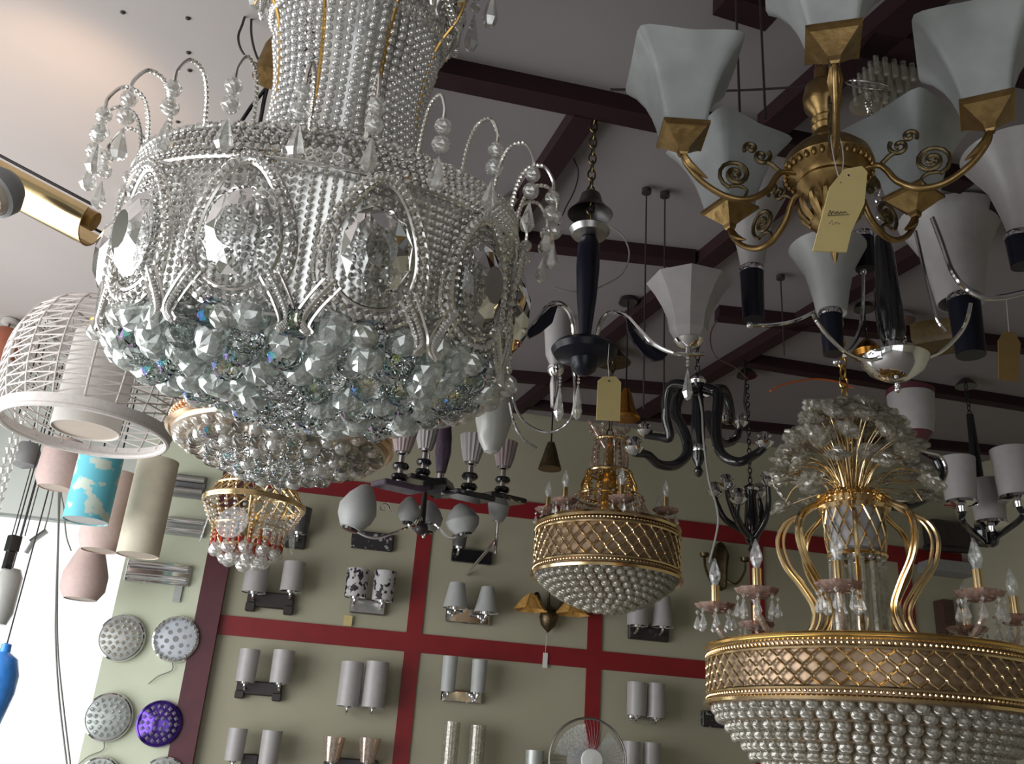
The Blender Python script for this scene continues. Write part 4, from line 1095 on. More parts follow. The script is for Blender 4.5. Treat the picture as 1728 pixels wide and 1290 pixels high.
# ------------------------------------------------------------------ wall lamps on the display wall
def wl(name, label, bracket, shades, bm_='bracket', sm_='dimopal', off=.11, cat='wall lamp', feet=(), bflat=True, rod=None, smetal='chrome', shl=None, group=None):
    """bracket: px box (x0,y0,x1,y1); shades: (cx, ytop, ybot, wtop, wbot) px"""
    x0, y0, x1, y1 = bracket; a = wall((x0+x1)/2, (y0+y1)/2); s = dep(a)/FPX
    root = thing(name, label, cat, tuple(a), group)
    w_ = (x1-x0)*s; h = (y1-y0)*s
    b = MB(); b.box(a-np.array([0, .02, 0]), (w_*.98, .036, h*.86), bev=.006)
    for fx in feet: b.box(a+np.array([fx*w_, -.024, -h*.45]), (w_*.2, .045, h*.5), bev=.005)
    part(root, 'bracket', b, M[bm_], smooth=False)
    for (cx, yt, yb, wt, wb) in shades:
        q = at(cx, (yt+yb)/2, WY-off); s2 = dep(q)/FPX
        tz = q[2]+(yb-yt)/2*s2*1.02; bz = q[2]-(yb-yt)/2*s2*1.02
        arm = MB(); arm.tube(spline([(q[0], WY-.03, bz-.02), (q[0], WY-.07, bz-.035), (q[0], WY-off, bz-.02), (q[0], WY-off, bz+.01)], 5), .007, 8)
        arm.lathe([(0, bz-.012), (.02, bz-.008), (.024, bz+.004), (0, bz+.008)], (q[0], q[1], 0), 16)
        o = part(root, 'lamp_arm', arm, M[smetal])
        g = MB(); g.shell([(wb/2*s2, bz), ((wb+wt)/4*s2, (tz+bz)/2), (wt/2*s2, tz)], .003, (q[0], q[1], 0), 24); part(root, 'shade', g, M[sm_], label=shl)
        g = MB(); g.lathe([(0, bz+.003), ((wb/2-1)*s2, bz+.003), ((wb/2-1)*s2, bz+.006), (0, bz+.006)], (q[0], q[1], 0), 24); part(o, 'gallery', g, M[smetal])
    return root
G = 'paired wall lamps on the display wall'
wl('wall_lamp', 'dark wall lamp half hidden behind the small tiered crystal lamp', (482, 895, 516, 930), [(506, 858, 900, 36, 34)], 'bracket', 'darkglass')
wl('wall_lamp', 'wall lamp, square white shades, dark footed bracket, just above red strip by maroon post', (418, 1000, 496, 1030), [(432, 954, 1000, 40, 40), (494, 950, 998, 36, 36)], 'bracket', 'dimopal', feet=(-.4, .4), group=G)
wl('wall_lamp', 'wall lamp, slim white shades, dark footed bracket, just below red strip by maroon post', (400, 1150, 476, 1176), [(418, 1098, 1150, 34, 32), (476, 1100, 1152, 36, 34)], 'bracket', 'dimopal', feet=(-.4, .4), group=G)
wl('wall_lamp', 'lowest paired wall lamp by the maroon post, slim white shades on small square bracket', (408, 1272, 436, 1294), [(398, 1232, 1282, 32, 30), (456, 1236, 1288, 34, 32)], 'bracket', 'dimopal', group=G)
wl('wall_lamp', 'dark floral panel wall lamp under the white drop glass shade', (592, 898, 664, 932), [], 'floral')
wl('wall_lamp', 'paired wall lamp whose white shades carry black branch patterns', (590, 1012, 650, 1040), [(602, 962, 1008, 38, 36), (648, 966, 1014, 38, 36)], 'steel', 'treeshade', shl='white shade with black branch print')
o = wl('wall_lamp', 'paired wall lamp with two close white cylinder shades left of the red vertical strip', (578, 1170, 640, 1196), [(591, 1120, 1190, 38, 38), (633, 1120, 1192, 40, 40)], 'ltgrey', 'dimopal', off=.12)
wl('wall_lamp', 'paired wall lamp with brownish patterned cup glasses on a dark bar', (546, 1280, 638, 1300), [(562, 1246, 1284, 38, 26), (622, 1248, 1286, 38, 24)], 'bracket', 'smoke', off=.1, shl='brownish patterned cup glass')
wl('wall_lamp', 'small black rectangular wall lamp base without shades right of the red vertical strip', (760, 928, 830, 954), [(775, 905, 924, 26, 22)], 'black', 'darkglass')
wl('wall_lamp', 'paired chrome wall lamp with two small conical white shades', (750, 1028, 826, 1056), [(770, 985, 1026, 26, 42), (822, 992, 1034, 22, 42)], 'chrome', 'frost', off=.12, group=G)
wl('wall_lamp', 'paired wall lamp with two slim clear glass tubes on ornate chrome bar', (742, 1166, 812, 1188), [(758, 1110, 1166, 26, 24), (808, 1116, 1168, 26, 24)], 'chrome', 'frost', off=.12, shl='slim glass tube')
wl('wall_lamp', 'paired wall lamp with tall bubbled clear glass tubes cut by the picture bottom', (748, 1300, 812, 1320), [(760, 1222, 1300, 28, 26), (804, 1228, 1300, 28, 26)], 'chrome', 'dimcrystal', off=.12, shl='tall bubbled glass tube')
wl('wall_lamp', 'dark boxy wall lamp with white shades below the smaller gold drum chandelier', (1056, 1056, 1128, 1084), [(1076, 1022, 1056, 36, 36), (1118, 1008, 1058, 26, 38)], 'bracket', 'dimopal', off=.12)
wl('wall_lamp', 'white cylinder pair of wall lamps on chrome bar, right of the second red vertical strip', (1058, 1202, 1112, 1216), [(1074, 1154, 1206, 32, 32), (1107, 1156, 1210, 30, 32)], 'chrome', 'dimopal', off=.12)
wl('wall_lamp', 'paired white cylinder wall lamp directly right of the fan', (1056, 1292, 1114, 1304), [(1066, 1254, 1300, 30, 30), (1100, 1256, 1300, 30, 30)], 'chrome', 'dimopal', off=.12)
wl('wall_lamp', 'small glittery grey wall lamp half hidden behind the largest gold chandelier', (1180, 1200, 1226, 1230), [], 'floral')
wl('wall_lamp', 'small lone wall lamp with reddish top just left of the fan', (888, 1284, 916, 1300), [(902, 1268, 1290, 32, 30)], 'bracket', 'ltgrey')
# sconce with amber flower shades
def flower_sconce():
    a = wall(922, 1048); s = dep(a)/FPX; root = thing('flower_sconce', 'dark wall sconce with amber flower glasses below the smaller gold drum chandelier', 'wall lamp', tuple(a))
    b = MB(); b.lathe([(0, -22*s), (12*s, -10*s), (16*s, 4*s), (12*s, 16*s), (5*s, 22*s), (0, 24*s)], a-np.array([0, .05, 0]), 16); b.tube([a+np.array([0, -.03, .05]), a+np.array([0, -.03, .22])], 2.5*s, 6); part(root, 'back_plate', b, M['darkbrass'])
    for sg in (-1, 1):
        t = MB(); t.tube(spline([a+np.array([0, -.05, .02]), a+np.array([sg*14*s, -.08, .06]), a+np.array([sg*24*s, -.1, .13]), a+np.array([sg*34*s, -.12, .1])], 6), 2.6*s, 6); o = part(root, 'arm', t, M['darkbrass'])
        f = MB(); f.shell([(5*s, .03), (14*s, 0), (22*s, -.04), (27*s, -.06)], .002, a+np.array([sg*36*s, -.12, .09]), 24, wav=(6, .2)); part(o, 'flower_shade', f, M['amber'], label='amber ruffled flower glass')
    t = MB(); t.box(a+np.array([0, -.02, -.22]), (8*s, .004, 24*s)); t.tube([a+np.array([0, -.02, -.08]), a+np.array([0, -.02, -.19])], .001, 4); part(root, 'paper_tag', t, M['white'], smooth=False)
flower_sconce()
def bronze_sconce():
    a = wall(1212, 960, 0); s = dep(a)/FPX; root = thing('bronze_sconce', 'dark bronze leafy wall sconce with curled arms left of the largest gold chandelier', 'wall lamp', tuple(a))
    b = MB(); b.lathe([(0, -40*s), (8*s, -34*s), (10*s, 0), (13*s, 22*s), (6*s, 40*s), (0, 44*s)], a-np.array([0, .04, 0]), 10, wav=(5, .2, 1)); part(root, 'leafy_stem', b, M['darkbrass'])
    for sg in (-1, 1):
        t = MB(); t.tube(spline([a+np.array([0, -.05, -.06]), a+np.array([sg*20*s, -.08, -.1]), a+np.array([sg*34*s, -.1, -.03]), a+np.array([sg*36*s, -.1, .04])], 6), 2.2*s, 6); t.lathe([(0, 0), (7*s, .01), (8*s, .03), (4*s, .035), (0, .035)], a+np.array([sg*36*s, -.1, .03]), 10); part(root, 'curled_arm', t, M['darkbrass'])
bronze_sconce()

# ------------------------------------------------------------------ lamps on the pale green board
def board_pt(px, py, off=.0): return at(px, py, WY-.03-off)
def disc_lamp(px, py, r, label, m, rim='chrome', crys='clear', flower=True, wires=True):
    a = board_pt(px, py); s = dep(a)/FPX; R_ = r*s; root = thing('disc_lamp', label, 'ceiling lamp', tuple(a)); RX = rotx(pi/2)
    b = MB(); b.lathe([(0, 0), (R_*.96, 0), (R_, .014), (R_*.97, .028), (R_*.9, .034), (0, .034)], a, 40, R=RX); part(root, 'disc', b, M[m])
    b = MB(); b.lathe([(R_*.98, .012), (R_*1.02, .018), (R_*.99, .034), (R_*.92, .038), (R_*.9, .03)], a, 40, R=RX, closed=True); part(root, 'rim', b, M[rim])
    k_ = MB(); rnd = random.Random(int(px*7+py))
    rows_ = ((.75, 18), (.5, 12), (.25, 6)) if flower else ((.9, 26), (.86, 20))
    for rr, n in rows_:
        for i in range(n):
            t = 2*pi*i/n; k_.octa(a+np.array([R_*rr*cos(t), -.04, R_*rr*sin(t)]), R_*.105, R_*.12, rotx(pi/2))
    part(root, 'crystals', k_, M[crys], smooth=False, kind='stuff')
    if m == 'dots':
        dm = MB()
        for rr, n, q in ((0, 1, .13), (.38, 6, .10), (.62, 9, .075)):
            for i in range(n):
                t = 2*pi*i/n+.3; dm.lathe([(0, 0), (R_*q, 0), (R_*q, .0015), (0, .0015)], a+np.array([R_*rr*cos(t), -.0335, R_*rr*sin(t)]), 16, R=RX)
        part(root, 'printed_dots', dm, M['grey'], kind='stuff')
    if wires:
        t = MB(); t.tube(spline([a+np.array([.0, -.01, -R_*.9]), a+np.array([.01, -.02, -R_*1.3]), a+np.array([-.05, -.02, -R_*1.6]), a+np.array([-.09, -.02, -R_*1.95])], 6), .003, 5); part(root, 'lead_wires', t, M['greycable'])
    return root
disc_lamp(206, 1078, 38, 'round greenish crystal disc lamp, upper left of four on the pale board', 'ltgrey', crys='clearc', wires=False)
disc_lamp(298, 1080, 38, 'round silvery disc lamp printed with grey dots, wires hanging down, beside the maroon post', 'dots', crys='clear', flower=False)
disc_lamp(184, 1211, 39, 'round crystal-covered disc lamp directly below the greenish one', 'ltgrey', crys='clearb')
disc_lamp(270, 1222, 37, 'round purple mirror disc lamp with ring of crystals', 'purple', 'purple', 'clear', wires=False)
disc_lamp(168, 1314, 34, 'blue-white disc lamp just showing at the bottom edge, left one', 'ltgrey', crys='clearb', wires=False)
disc_lamp(276, 1318, 38, 'ribbed glass disc lamp just showing at the bottom edge, by the maroon post', 'ltgrey', crys='clear', wires=False)
def picture_lamp(label, box, m, stripes=2, foot=None):
    x0, y0, x1, y1 = box; a = board_pt((x0+x1)/2, (y0+y1)/2); s = dep(a)/FPX; w_ = (x1-x0)*s; h = (y1-y0)*s
    root = thing('picture_lamp', label, 'wall lamp', tuple(a)); b = MB(); b.box(a-np.array([0, .012, 0]), (w_, .024, h), bev=.004); part(root, 'back_plate', b, M[m], smooth=False)
    for i in range(stripes):
        b = MB(); z = h*(.5-(i+.5)/stripes); b.tube([a+np.array([-w_*.46, -.045, z]), a+np.array([w_*.46, -.045, z])], h/stripes*.28, 12); part(root, 'light_bar', b, M['chrome' if m != 'grey' else 'steel'])
    if foot:
        b = MB(); b.box(board_pt(*foot)-np.array([0, .012, 0]), (12*s, .008, 28*s)); part(root, 'hanging_plug', b, M['ltgrey'], smooth=False)
picture_lamp('long chrome two-bar picture lamp under the cream parchment shade', (216, 950, 320, 986), 'chrome', 2, (300, 1003))
picture_lamp('dark grey wall lamp high on the pale board, topmost', (292, 803, 346, 842), 'grey', 2)
picture_lamp('grey-green two-bar wall lamp below the dark grey one on the pale board', (282, 876, 346, 906), 'ltgrey', 2)

# ------------------------------------------------------------------ fabric pendants at the left
def drum_pendant(name, label, px, y0, y1, Y, prof, m, cat='pendant lamp', R=None, wav=None):
    """prof: (half width px, fraction down) from top to bottom"""
    ax = Axis(px, (y0+y1)/2, Y); s = ax.s; root = thing(name, label, cat, (ax.x, ax.y, ax.z(y1)))
    zt, zb = ax.z(y0), ax.z(y1)
    g = MB(); g.shell([(w_*s, zt+(zb-zt)*f) for w_, f in prof][::-1], .003, (ax.x, ax.y, 0), 40, **(dict(wav=wav) if wav else {})); part(root, 'shade', g, M[m])
    d = MB(); w0 = prof[-1][0]; d.lathe([((w0-1)*s, zb+.004), ((w0-1)*s, zb+.008), (0, zb+.008)], (ax.x, ax.y, 0), 32); part(root, 'bottom_disc', d, M['beige' if m != 'blueshade' else 'ltgrey'])
    c = MB(); top = ceilz(ax.x, ax.y); c.tube([(ax.x, ax.y, zb+.01), (ax.x, ax.y, top)], .004, 6); part(root, 'cable', c, M['cable'])
    c = MB(); c.lathe([(.045, 0), (.04, .02), (0, .03)], (ax.x, ax.y, top-.03)); part(root, 'canopy', c, M['white'])
    return root
GP = None
drum_pendant('barrel_pendant', 'pinkish barrel-shaped fabric pendant left of the sky blue shade', 102, 745, 824, 4.6, [(28, 0), (33, .3), (34, .8), (26, 1)], 'pinkrib')
drum_pendant('barrel_pendant', 'pinkish barrel-shaped fabric pendant right behind the sky blue shade', 182, 800, 930, 4.6, [(34, 0), (37, .2), (34, .55), (37, .85), (28, 1)], 'pinkrib')
drum_pendant('barrel_pendant', 'beige ribbed gourd-shaped pendant, lowest of the pinkish fabric lamps', 148, 905, 1012, 4.9, [(24, 0), (20, .2), (28, .4), (36, .62), (36, .85), (26, 1)], 'pinkrib')
drum_pendant('cylinder_pendant', 'sky blue cylinder pendant with pale cloud pattern', 158, 770, 880, 4.2, [(36, 0), (36, 1)], 'blueshade')
drum_pendant('cylinder_pendant', 'tall cream parchment cylinder pendant beside the tiered crystal lamp', 250, 778, 938, 4.4, [(34, 0), (34, 1)], 'cream')

# ------------------------------------------------------------------ far left fittings
def tube_lamp():
    a = at(-190, 193, 1.75); b = at(158, 378, 1.75); d = _n(b-a); up = _n(np.cross(np.cross(d, [0, 0, 1.]), d)); sd = np.cross(d, up); s = dep(b)/FPX; r = 43*s; m_ = (a+b)/2
    root = thing('gold_trough_lamp', 'shiny gold trough-shaped ceiling lamp with a thin black edge at the left border', 'ceiling lamp', tuple(m_))
    mb = MB(); prof = [(cos(t)*r*1.15, -sin(t)*r*.9) for t in np.linspace(-.1, pi+.1, 14)]+[(cos(t)*r*1.08, -sin(t)*r*.83) for t in np.linspace(-.1, pi+.1, 14)][::-1]
    V = []; n = len(prof)
    for P in (a, b): V += [P+sd*u+up*v for u, v in prof]
    mb.add(V, [[i, (i+1) % n, n+(i+1) % n, n+i] for i in range(n)]+[list(range(n))[::-1], list(range(n, 2*n))]); part(root, 'trough', mb, M['gold'])
    e = MB(); e.tube([a+up*r*.25+sd*r*1.1, b+up*r*.25+sd*r*1.1], 2.6*s, 6); e.tube([a+up*r*.25-sd*r*1.1, b+up*r*.25-sd*r*1.1], 2.6*s, 6); part(root, 'edge_trim', e, M['cable'], label='thin black edge trim')
    e = MB(); e.tube([a+up*r*.1, b+up*r*.1], r*.4, 16); part(root, 'lamp_tube', e, M['amber'])
    z = ceilz(m_[0], m_[1])
    e = MB()
    for p in (a+d*.02, a+d*.05): e.tube([p, (p[0], p[1], ceilz(p[0], p[1]))], .004, 6)
    part(root, 'hanging_rods', e, M['chrome'])
    l = bpy.data.lights.new('warm_patch_spot', 'SPOT'); l.energy = 16; l.color = (1, .66, .40); l.spot_size = radians(80); l.spot_blend = 1; l.shadow_soft_size = .08  # added spot, stands in for warm brass reflections on the ceiling
    o = bpy.data.objects.new('warm_patch_spot', l); COL.objects.link(o); o.location = tuple(at(10, 300, 1.75)+up*r*.8-ORG[root.name]); o.parent = root; o.rotation_euler = Vector(tuple(on_ceil(75, 185, SOF)-(at(10, 300, 1.75)+up*r*.8))).to_track_quat('-Z', 'Y').to_euler()
tube_lamp()
def globe_spot():
    q = Axis(-2, 322, 1.6); s = q.s; c = q.P; root = thing('grey_globe_lamp', 'grey-rimmed ribbed globe lamp in front of the gold trough at the left border', 'ceiling lamp', tuple(c))
    R = rotx(radians(-30))@roty(radians(25)); m = MB(); m.lathe([(0, 30*s), (30*s, 26*s), (44*s, 6*s), (44*s, -14*s), (38*s, -18*s), (36*s, -6*s), (0, 0)], c, 36, R=R); part(root, 'housing', m, M['grey'])
    m = MB(); m.lathe([(37*s, -12*s), (32*s, -28*s), (16*s, -36*s), (0, -38*s)], c, 36, R=R, wav=(18, .02, 1)); part(root, 'ribbed_lens', m, M['beige'])
    m = MB(); e = c-np.array([.26, 0, 0]); m.tube(spline([c+[0, 0, 20*s], c+[-.06, 0, 30*s], e+[0, 0, 50*s], (e[0], e[1], ceilz(e[0], e[1]))], 6), .006, 8); part(root, 'hanging_rod', m, M['steel'])
globe_spot()
def simple(name, label, cat, fn, m, **kw):
    mb = MB(); fn(mb); return single(name, label, cat, mb, M[m], **kw)
def hung(name, label, cat, px, y0, y1, Y, prof, m, pname='shade', seg=28, rod='cable', pl=None, extra=None):
    q = Axis(px, (y0+y1)/2, Y); s = q.s; root = thing(name, label, cat, (q.x, q.y, q.z(y1)))
    g = MB(); zt, zb = q.z(y0), q.z(y1); g.lathe([(w_*s, zt+(zb-zt)*f) for w_, f in prof][::-1], (q.x, q.y, 0), seg); part(root, pname, g, M[m], label=pl)
    c = MB(); top = ceilz(q.x, q.y); c.tube([(q.x, q.y, zt-.005), (q.x, q.y, top)], .0035, 6); part(root, 'cable' if rod == 'cable' else 'hanging_rod', c, M[rod])
    c = MB(); c.lathe([(.04, 0), (.035, .02), (0, .026)], (q.x, q.y, top-.026)); part(root, 'canopy', c, M['white' if rod == 'cable' else rod])
    return root
hung('terracotta_pendant', 'rounded terracotta pendant at the left border beside the woven basket', 'pendant lamp', 4, 552, 622, 4.3, [(0, 0), (14, .06), (26, .3), (27, .6), (16, .95), (0, 1)], 'terracotta')
hung('cobalt_vase_pendant', 'glowing cobalt blue vase-shaped glass pendant at the lower left border', 'pendant lamp', -6, 1085, 1222, 4.7, [(0, 0), (8, .02), (9, .12), (24, .2), (32, .4), (32, .62), (22, 1), (0, 1)], 'cobalt')
hung('white_glass_pendant', 'white tapered glass pendant just above the cobalt blue one', 'pendant lamp', 8, 960, 1054, 4.9, [(0, 0), (14, .01), (20, .15), (20, .8), (14, 1), (0, 1)], 'opal')
hung('round_grey_spot', 'dark grey round metal lamp under the basket at the left', 'ceiling lamp', 44, 745, 792, 4.9, [(0, 0), (16, .1), (24, .45), (20, .85), (0, 1)], 'grey', 'housing')
hung('black_socket', 'black square lamp socket hanging on twin cords above the white tapered pendant', 'lamp socket', 18, 905, 962, 4.8, [(0, 0), (12, 0), (12, .45), (8, .48), (8, .98), (0, 1)], 'black', 'socket', 4)
for i, (x, y0, y1) in enumerate(((2, 700, 905), (18, 690, 880))):
    hung('glass_bead_strand', ['hanging strand of clear chrome beads hard against the left border', 'second strand of clear chrome beads, just right of the border strand'][i], 'bead strand', x, y0, y1, 4.2+.3*i, [(0, 0)]+[(6 if k_ % 2 else 2, k_/24) for k_ in range(1, 24)]+[(0, 1)], 'clear', 'beads', 8)
def tester():
    a = at(60, 915, 5.1); s = dep(a)/FPX; root = thing('hanging_switch', 'small metal pull switch hanging on a thin cord left of the pinkish pendants', 'switch', tuple(a))
    m = MB(); m.tube(px3([(44, 934), (58, 912)], 5.1), 4*s, 8); m.tube(px3([(52, 915), (79, 896)], 5.1), 5*s, 8); part(root, 'body', m, M['steel'])
    m = MB(); m.tube(spline(px3([(74, 898), (84, 860), (92, 815), (98, 760), (104, 720)], 5.1), 5), .004, 5); c = at(104, 720, 5.1); m.tube([c, (c[0], c[1], ceilz(c[0], c[1]))], .004, 5); part(root, 'cord', m, M['greycable'])
tester()
simple('power_cable', 'grey power cables hanging down in front of the bright window', 'cable', lambda m: [m.tube(spline(px3(p, 5.0), 6), .0045, 6) for p in ([(99, 790), (98, 900), (95, 1000), (94, 1080), (100, 1180), (114, 1300)], )], 'greycable')
simple('power_cable', 'second grey cable hanging close beside the first in front of the bright window', 'cable', lambda m: m.tube(spline(px3([(103, 790), (99, 900), (97, 1000), (98, 1100), (108, 1200), (120, 1300)], 5.02), 6), .004, 6), 'greycable')
simple('power_cable', 'short grey cable curving down to the gourd-shaped pendant', 'cable', lambda m: m.tube(spline([np.array([at(106, 800, 5.12)[0], 5.12, ceilz(at(106, 800, 5.12)[0], 5.12)])]+px3([(106, 800), (108, 860), (112, 905), (120, 930)], 5.12), 6), .004, 6), 'greycable')
# cord group hanging at the extreme left
for i, x in enumerate((44, 52, 30)):
    simple('twin_cord', ['thin dark cord under the round grey metal lamp, middle one', 'thin dark cord under the round grey metal lamp, rightmost', 'thin dark cord under the round grey metal lamp, leftmost'][i], 'cable', lambda m: m.tube([at(x-10, 905, 5.05), np.array([at(x-10, 905, 5.05)[0], 5.05, ceilz(at(x-10, 905, 5.05)[0], 5.05)])], .003, 5), 'cable')
# brass bell with looping wires by the column of the big chandelier
def bell():
    q = Axis(462, 95, 1.75); s = q.s; root = thing('brass_bell_canopy', 'dull brass bell canopy with two looping black wires beside the crystal column', 'ceiling canopy', (q.x, q.y, q.z(130)))
    m = MB(); m.lathe([(28*s, q.z(132)), (24*s, q.z(112)), (18*s, q.z(80)), (7*s, q.z(60)), (0, q.z(58))], (q.x, q.y, 0), 28); part(root, 'bell', m, M['brass'])
    w_ = MB(); top = on_ceil(414, -6)
    w_.tube(spline([on_ceil(412, -20, SOF)]+px3([(417, 10), (410, 38), (402, 64), (412, 92), (440, 112), (458, 118)], 1.75), 6), .0028, 6); part(root, 'wire', w_, M['cable'])
    w_ = MB(); w_.tube(spline([on_ceil(420, -20, SOF)]+px3([(424, 20), (424, 56), (430, 86), (440, 106), (462, 120), (474, 140)], 1.75), 6), .0028, 6); part(root, 'wire', w_, M['cable'])
    w_ = MB(); w_.tube([q.pt(60), (q.x, q.y, ceilz(q.x, q.y))], .004, 6); part(root, 'hanging_rod', w_, M['brass'])
bell()
def hook_arm():
    root = thing('black_hook_fitting', 'black metal hooked fitting seen through the wire hooks of the crystal chandelier', 'lamp fitting', tuple(at(440, 200, 1.9)))
    m = MB(); m.tube(spline(px3([(436, 222), (442, 190), (448, 160), (456, 138), (470, 140), (478, 150)], 1.9), 6), .005, 7); m.tube(px3([(448, 150), (424, 180), (408, 204)], 1.9), .005, 7)
    p = at(456, 140, 1.9); m.tube([p, (p[0], p[1], ceilz(p[0], p[1]))], .004, 6); part(root, 'hook', m, M['black'])
hook_arm()
hung('black_spotlight', 'small black round spotlight behind the crystal hooks, far left of the big chandelier', 'ceiling lamp', 236, 270, 306, 2.8, [(0, 0), (10, .05), (17, .4), (15, .9), (0, 1)], 'black', 'housing')

# ------------------------------------------------------------------ cluster of modern lamps in the middle
def fluted(root, px, yb, yt, wb, wt, Y, m='dimopal'):
    q = Axis(px, (yb+yt)/2, Y); g = MB(); g.shell([(wb*q.s, q.z(yb)), ((wb*.5+wt*.5)*q.s, q.z((yb+yt)/2)), (wt*q.s, q.z(yt))], .003, (q.x, q.y, 0), 32, wav=(16, .05, 1)); return part(root, 'fluted_shade', g, M[m], label='white fluted glass shade')
def plate_chandelier():
    Y = 3.9; q = Axis(745, 790, Y); s = q.s; Z = q.z
    root = thing('plate_chandelier', 'modern chandelier with plum spindle, flat dark square plates and stacked black discs', 'chandelier', (q.x, q.y, Z(835)))
    m = MB(); m.lathe([(0, Z(800)), (8*s, Z(798)), (14*s, Z(765)), (13*s, Z(740)), (9*s, Z(712)), (0, Z(708))], (q.x, q.y, 0), 24); part(root, 'spindle', m, M['plum'])
    m = MB(); m.lathe([(0, Z(836)), (6*s, Z(834)), (6*s, Z(800)), (0, Z(798))], (q.x, q.y, 0), 16); part(root, 'stem', m, M['chrome'])
    m = MB(); m.lathe([(0, Z(842)), (20*s, Z(838)), (30*s, Z(824)), (24*s, Z(812)), (0, Z(810))], (q.x, q.y, 0), 4, rot=.3); part(root, 'hub', m, M['black'], smooth=False)
    for (px, py, Yp, mm) in ((672, 822, 3.75, 'plum'), (712, 812, 4.1, 'black'), (790, 838, 3.8, 'black'), (846, 842, 4.05, 'black')):
        c = at(px, py, Yp); b = MB(); b.box(c, (72*s, 60*s, 9*s), rotz(.35)@rotx(.12), bev=2*s)
        b.tube([c, np.array([q.x, q.y, Z(824)])], 4*s, 6); part(root, 'square_plate', b, M[mm], smooth=False)
        st = MB(); z = c[2]
        for j in range(2):
            st.lathe([(0, 0), (12*s, 2*s), (14*s, 6*s), (12*s, 10*s), (0, 12*s)], c+np.array([0, 0, (10+j*18)*s]), 20)
        o = part(root, 'disc_stack', st, M['black'])
        st = MB(); st.lathe([(0, 0), (5*s, 0), (5*s, 52*s), (9*s, 54*s), (10*s, 64*s), (0, 64*s)], c, 14); part(o, 'chrome_stem', st, M['chrome'])
        g = MB(); g.shell([(12*s, 58*s), (17*s, 76*s), (22*s, 104*s)], .004, c, 32, wav=(16, .05, 1)); part(root, 'fluted_shade', g, M['pinkopal' if px in (672, 846) else 'dimopal'], label='pale fluted glass shade')
    canopy_and_chain(root, q.x, q.y, Z(710), 'chrome', .05, False)
plate_chandelier()
def drop_chandelier():
    Y = 4.3; q = Axis(712, 880, Y); s = q.s; Z = q.z
    root = thing('drop_glass_chandelier', 'chrome chandelier with white drop-shaped glass shades above the top of the red strip', 'chandelier', (q.x, q.y, Z(905)))
    m = MB(); m.lathe([(0, Z(900)), (8*s, Z(898)), (10*s, Z(890)), (6*s, Z(880)), (3*s, Z(800)), (0, Z(800))], (q.x, q.y, 0), 20); m.ball(q.pt(892), 12*s, 2); part(root, 'stem', m, M['bracket'])
    for (px, y0, y1, w_, Yp, tilt) in ((606, 815, 896, 33, 4.1, .25), (690, 838, 882, 20, 4.2, 0), (722, 845, 898, 26, 4.4, 0), (780, 850, 902, 29, 4.2, -.25)):
        c = Axis(px, (y0+y1)/2, Yp); h = (y1-y0)*c.s*1.05; w2 = w_*c.s; g = MB()
        g.lathe([(0, -h*.5), (w2*.55, -h*.46), (w2*.9, -h*.25), (w2, -h*.05), (w2*.75, h*.2), (w2*.35, h*.42), (0, h*.5)], c.P, 32, R=roty(tilt)); o = part(root, 'drop_shade', g, M['frost'], label='white drop-shaped glass shade')
        g = MB(); e = c.P+roty(tilt)@np.array([0, 0, -h*.47]); g.lathe([(0, -.012), (w2*.4, -.01), (w2*.45, .006), (0, .01)], e, 20, R=roty(tilt)); part(o, 'black_cap', g, M['black'])
        g = MB(); g.tube(spline([e, e+np.array([(q.x-e[0])*.35, 0, -.03]), e+np.array([(q.x-e[0])*.75, 0, .03]), q.pt(885)], 8), 2.2*s, 6); part(root, 'arm', g, M['chrome'])
    g = MB(); g.tube(spiral(at(648, 858, 4.1), 9*s, 1.2, (1, 0, 0), (0, 0, 1)), 1.3*s, 5); g.tube(spline([at(655, 850, 4.1), at(668, 870, 4.2), q.pt(890)], 6), 1.4*s, 5); part(root, 'wire_curl', g, M['chrome'])
    canopy_and_chain(root, q.x, q.y, Z(802), 'chrome', .05, False)
drop_chandelier()
def torch():
    q = Axis(840, 880, 4.3); s = q.s; Z = q.z
    root = thing('cone_glass_lamp', 'small white cone glass lamp on a slim chrome pole under the dark plates', 'lamp', (q.x, q.y, Z(935)))
    m = MB(); m.shell([(9*s, Z(880)), (16*s, Z(868)), (20*s, Z(846))], .003, (q.x, q.y, 0)); part(root, 'cone_shade', m, M['frost'])
    m = MB(); m.tube([q.pt(935), q.pt(880)], 2.6*s, 8); m.lathe([(3*s, Z(884)), (7*s, Z(880)), (3*s, Z(874))], (q.x, q.y, 0)); part(root, 'pole', m, M['chrome'])
    m = MB(); a = q.pt(912); m.tube([a, (a[0], WY-.01, a[2])], 3*s, 8); part(root, 'wall_arm', m, M['chrome'])
torch()
hung('dark_bell_pendant', 'dim dark bell pendant behind the navy chandelier crystal drops', 'pendant lamp', 929, 745, 792, 3.6, [(0, 0), (6, .05), (10, .3), (14, .6), (20, 1), (0, 1)], 'darkbrass', 'bell', rod='black')
hung('gold_bell_pendant', 'small orange gold bell pendant right of the small yellow tag', 'pendant lamp', 1056, 655, 708, 3.3, [(0, 0), (4, .02), (10, .2), (15, .6), (25, .95), (22, 1), (0, .98)], 'orangegold', 'bell', rod='black')
hung('gold_dish_pendant', 'orange gold dish pendant between the chrome arms above the crystal bouquet', 'pendant lamp', 1464, 572, 604, 3.0, [(0, 0), (5, .02), (14, .3), (25, .7), (22, 1), (0, 1)], 'orangegold', 'dish', rod='black')
hung('amber_box_pendant', 'dim amber square glass pendant behind the chrome arms', 'pendant lamp', 1580, 520, 588, 3.1, [(0, 0), (46, 0), (50, .1), (50, .9), (44, 1), (0, 1)], 'dimamber', 'glass_box', 4, rod='black')
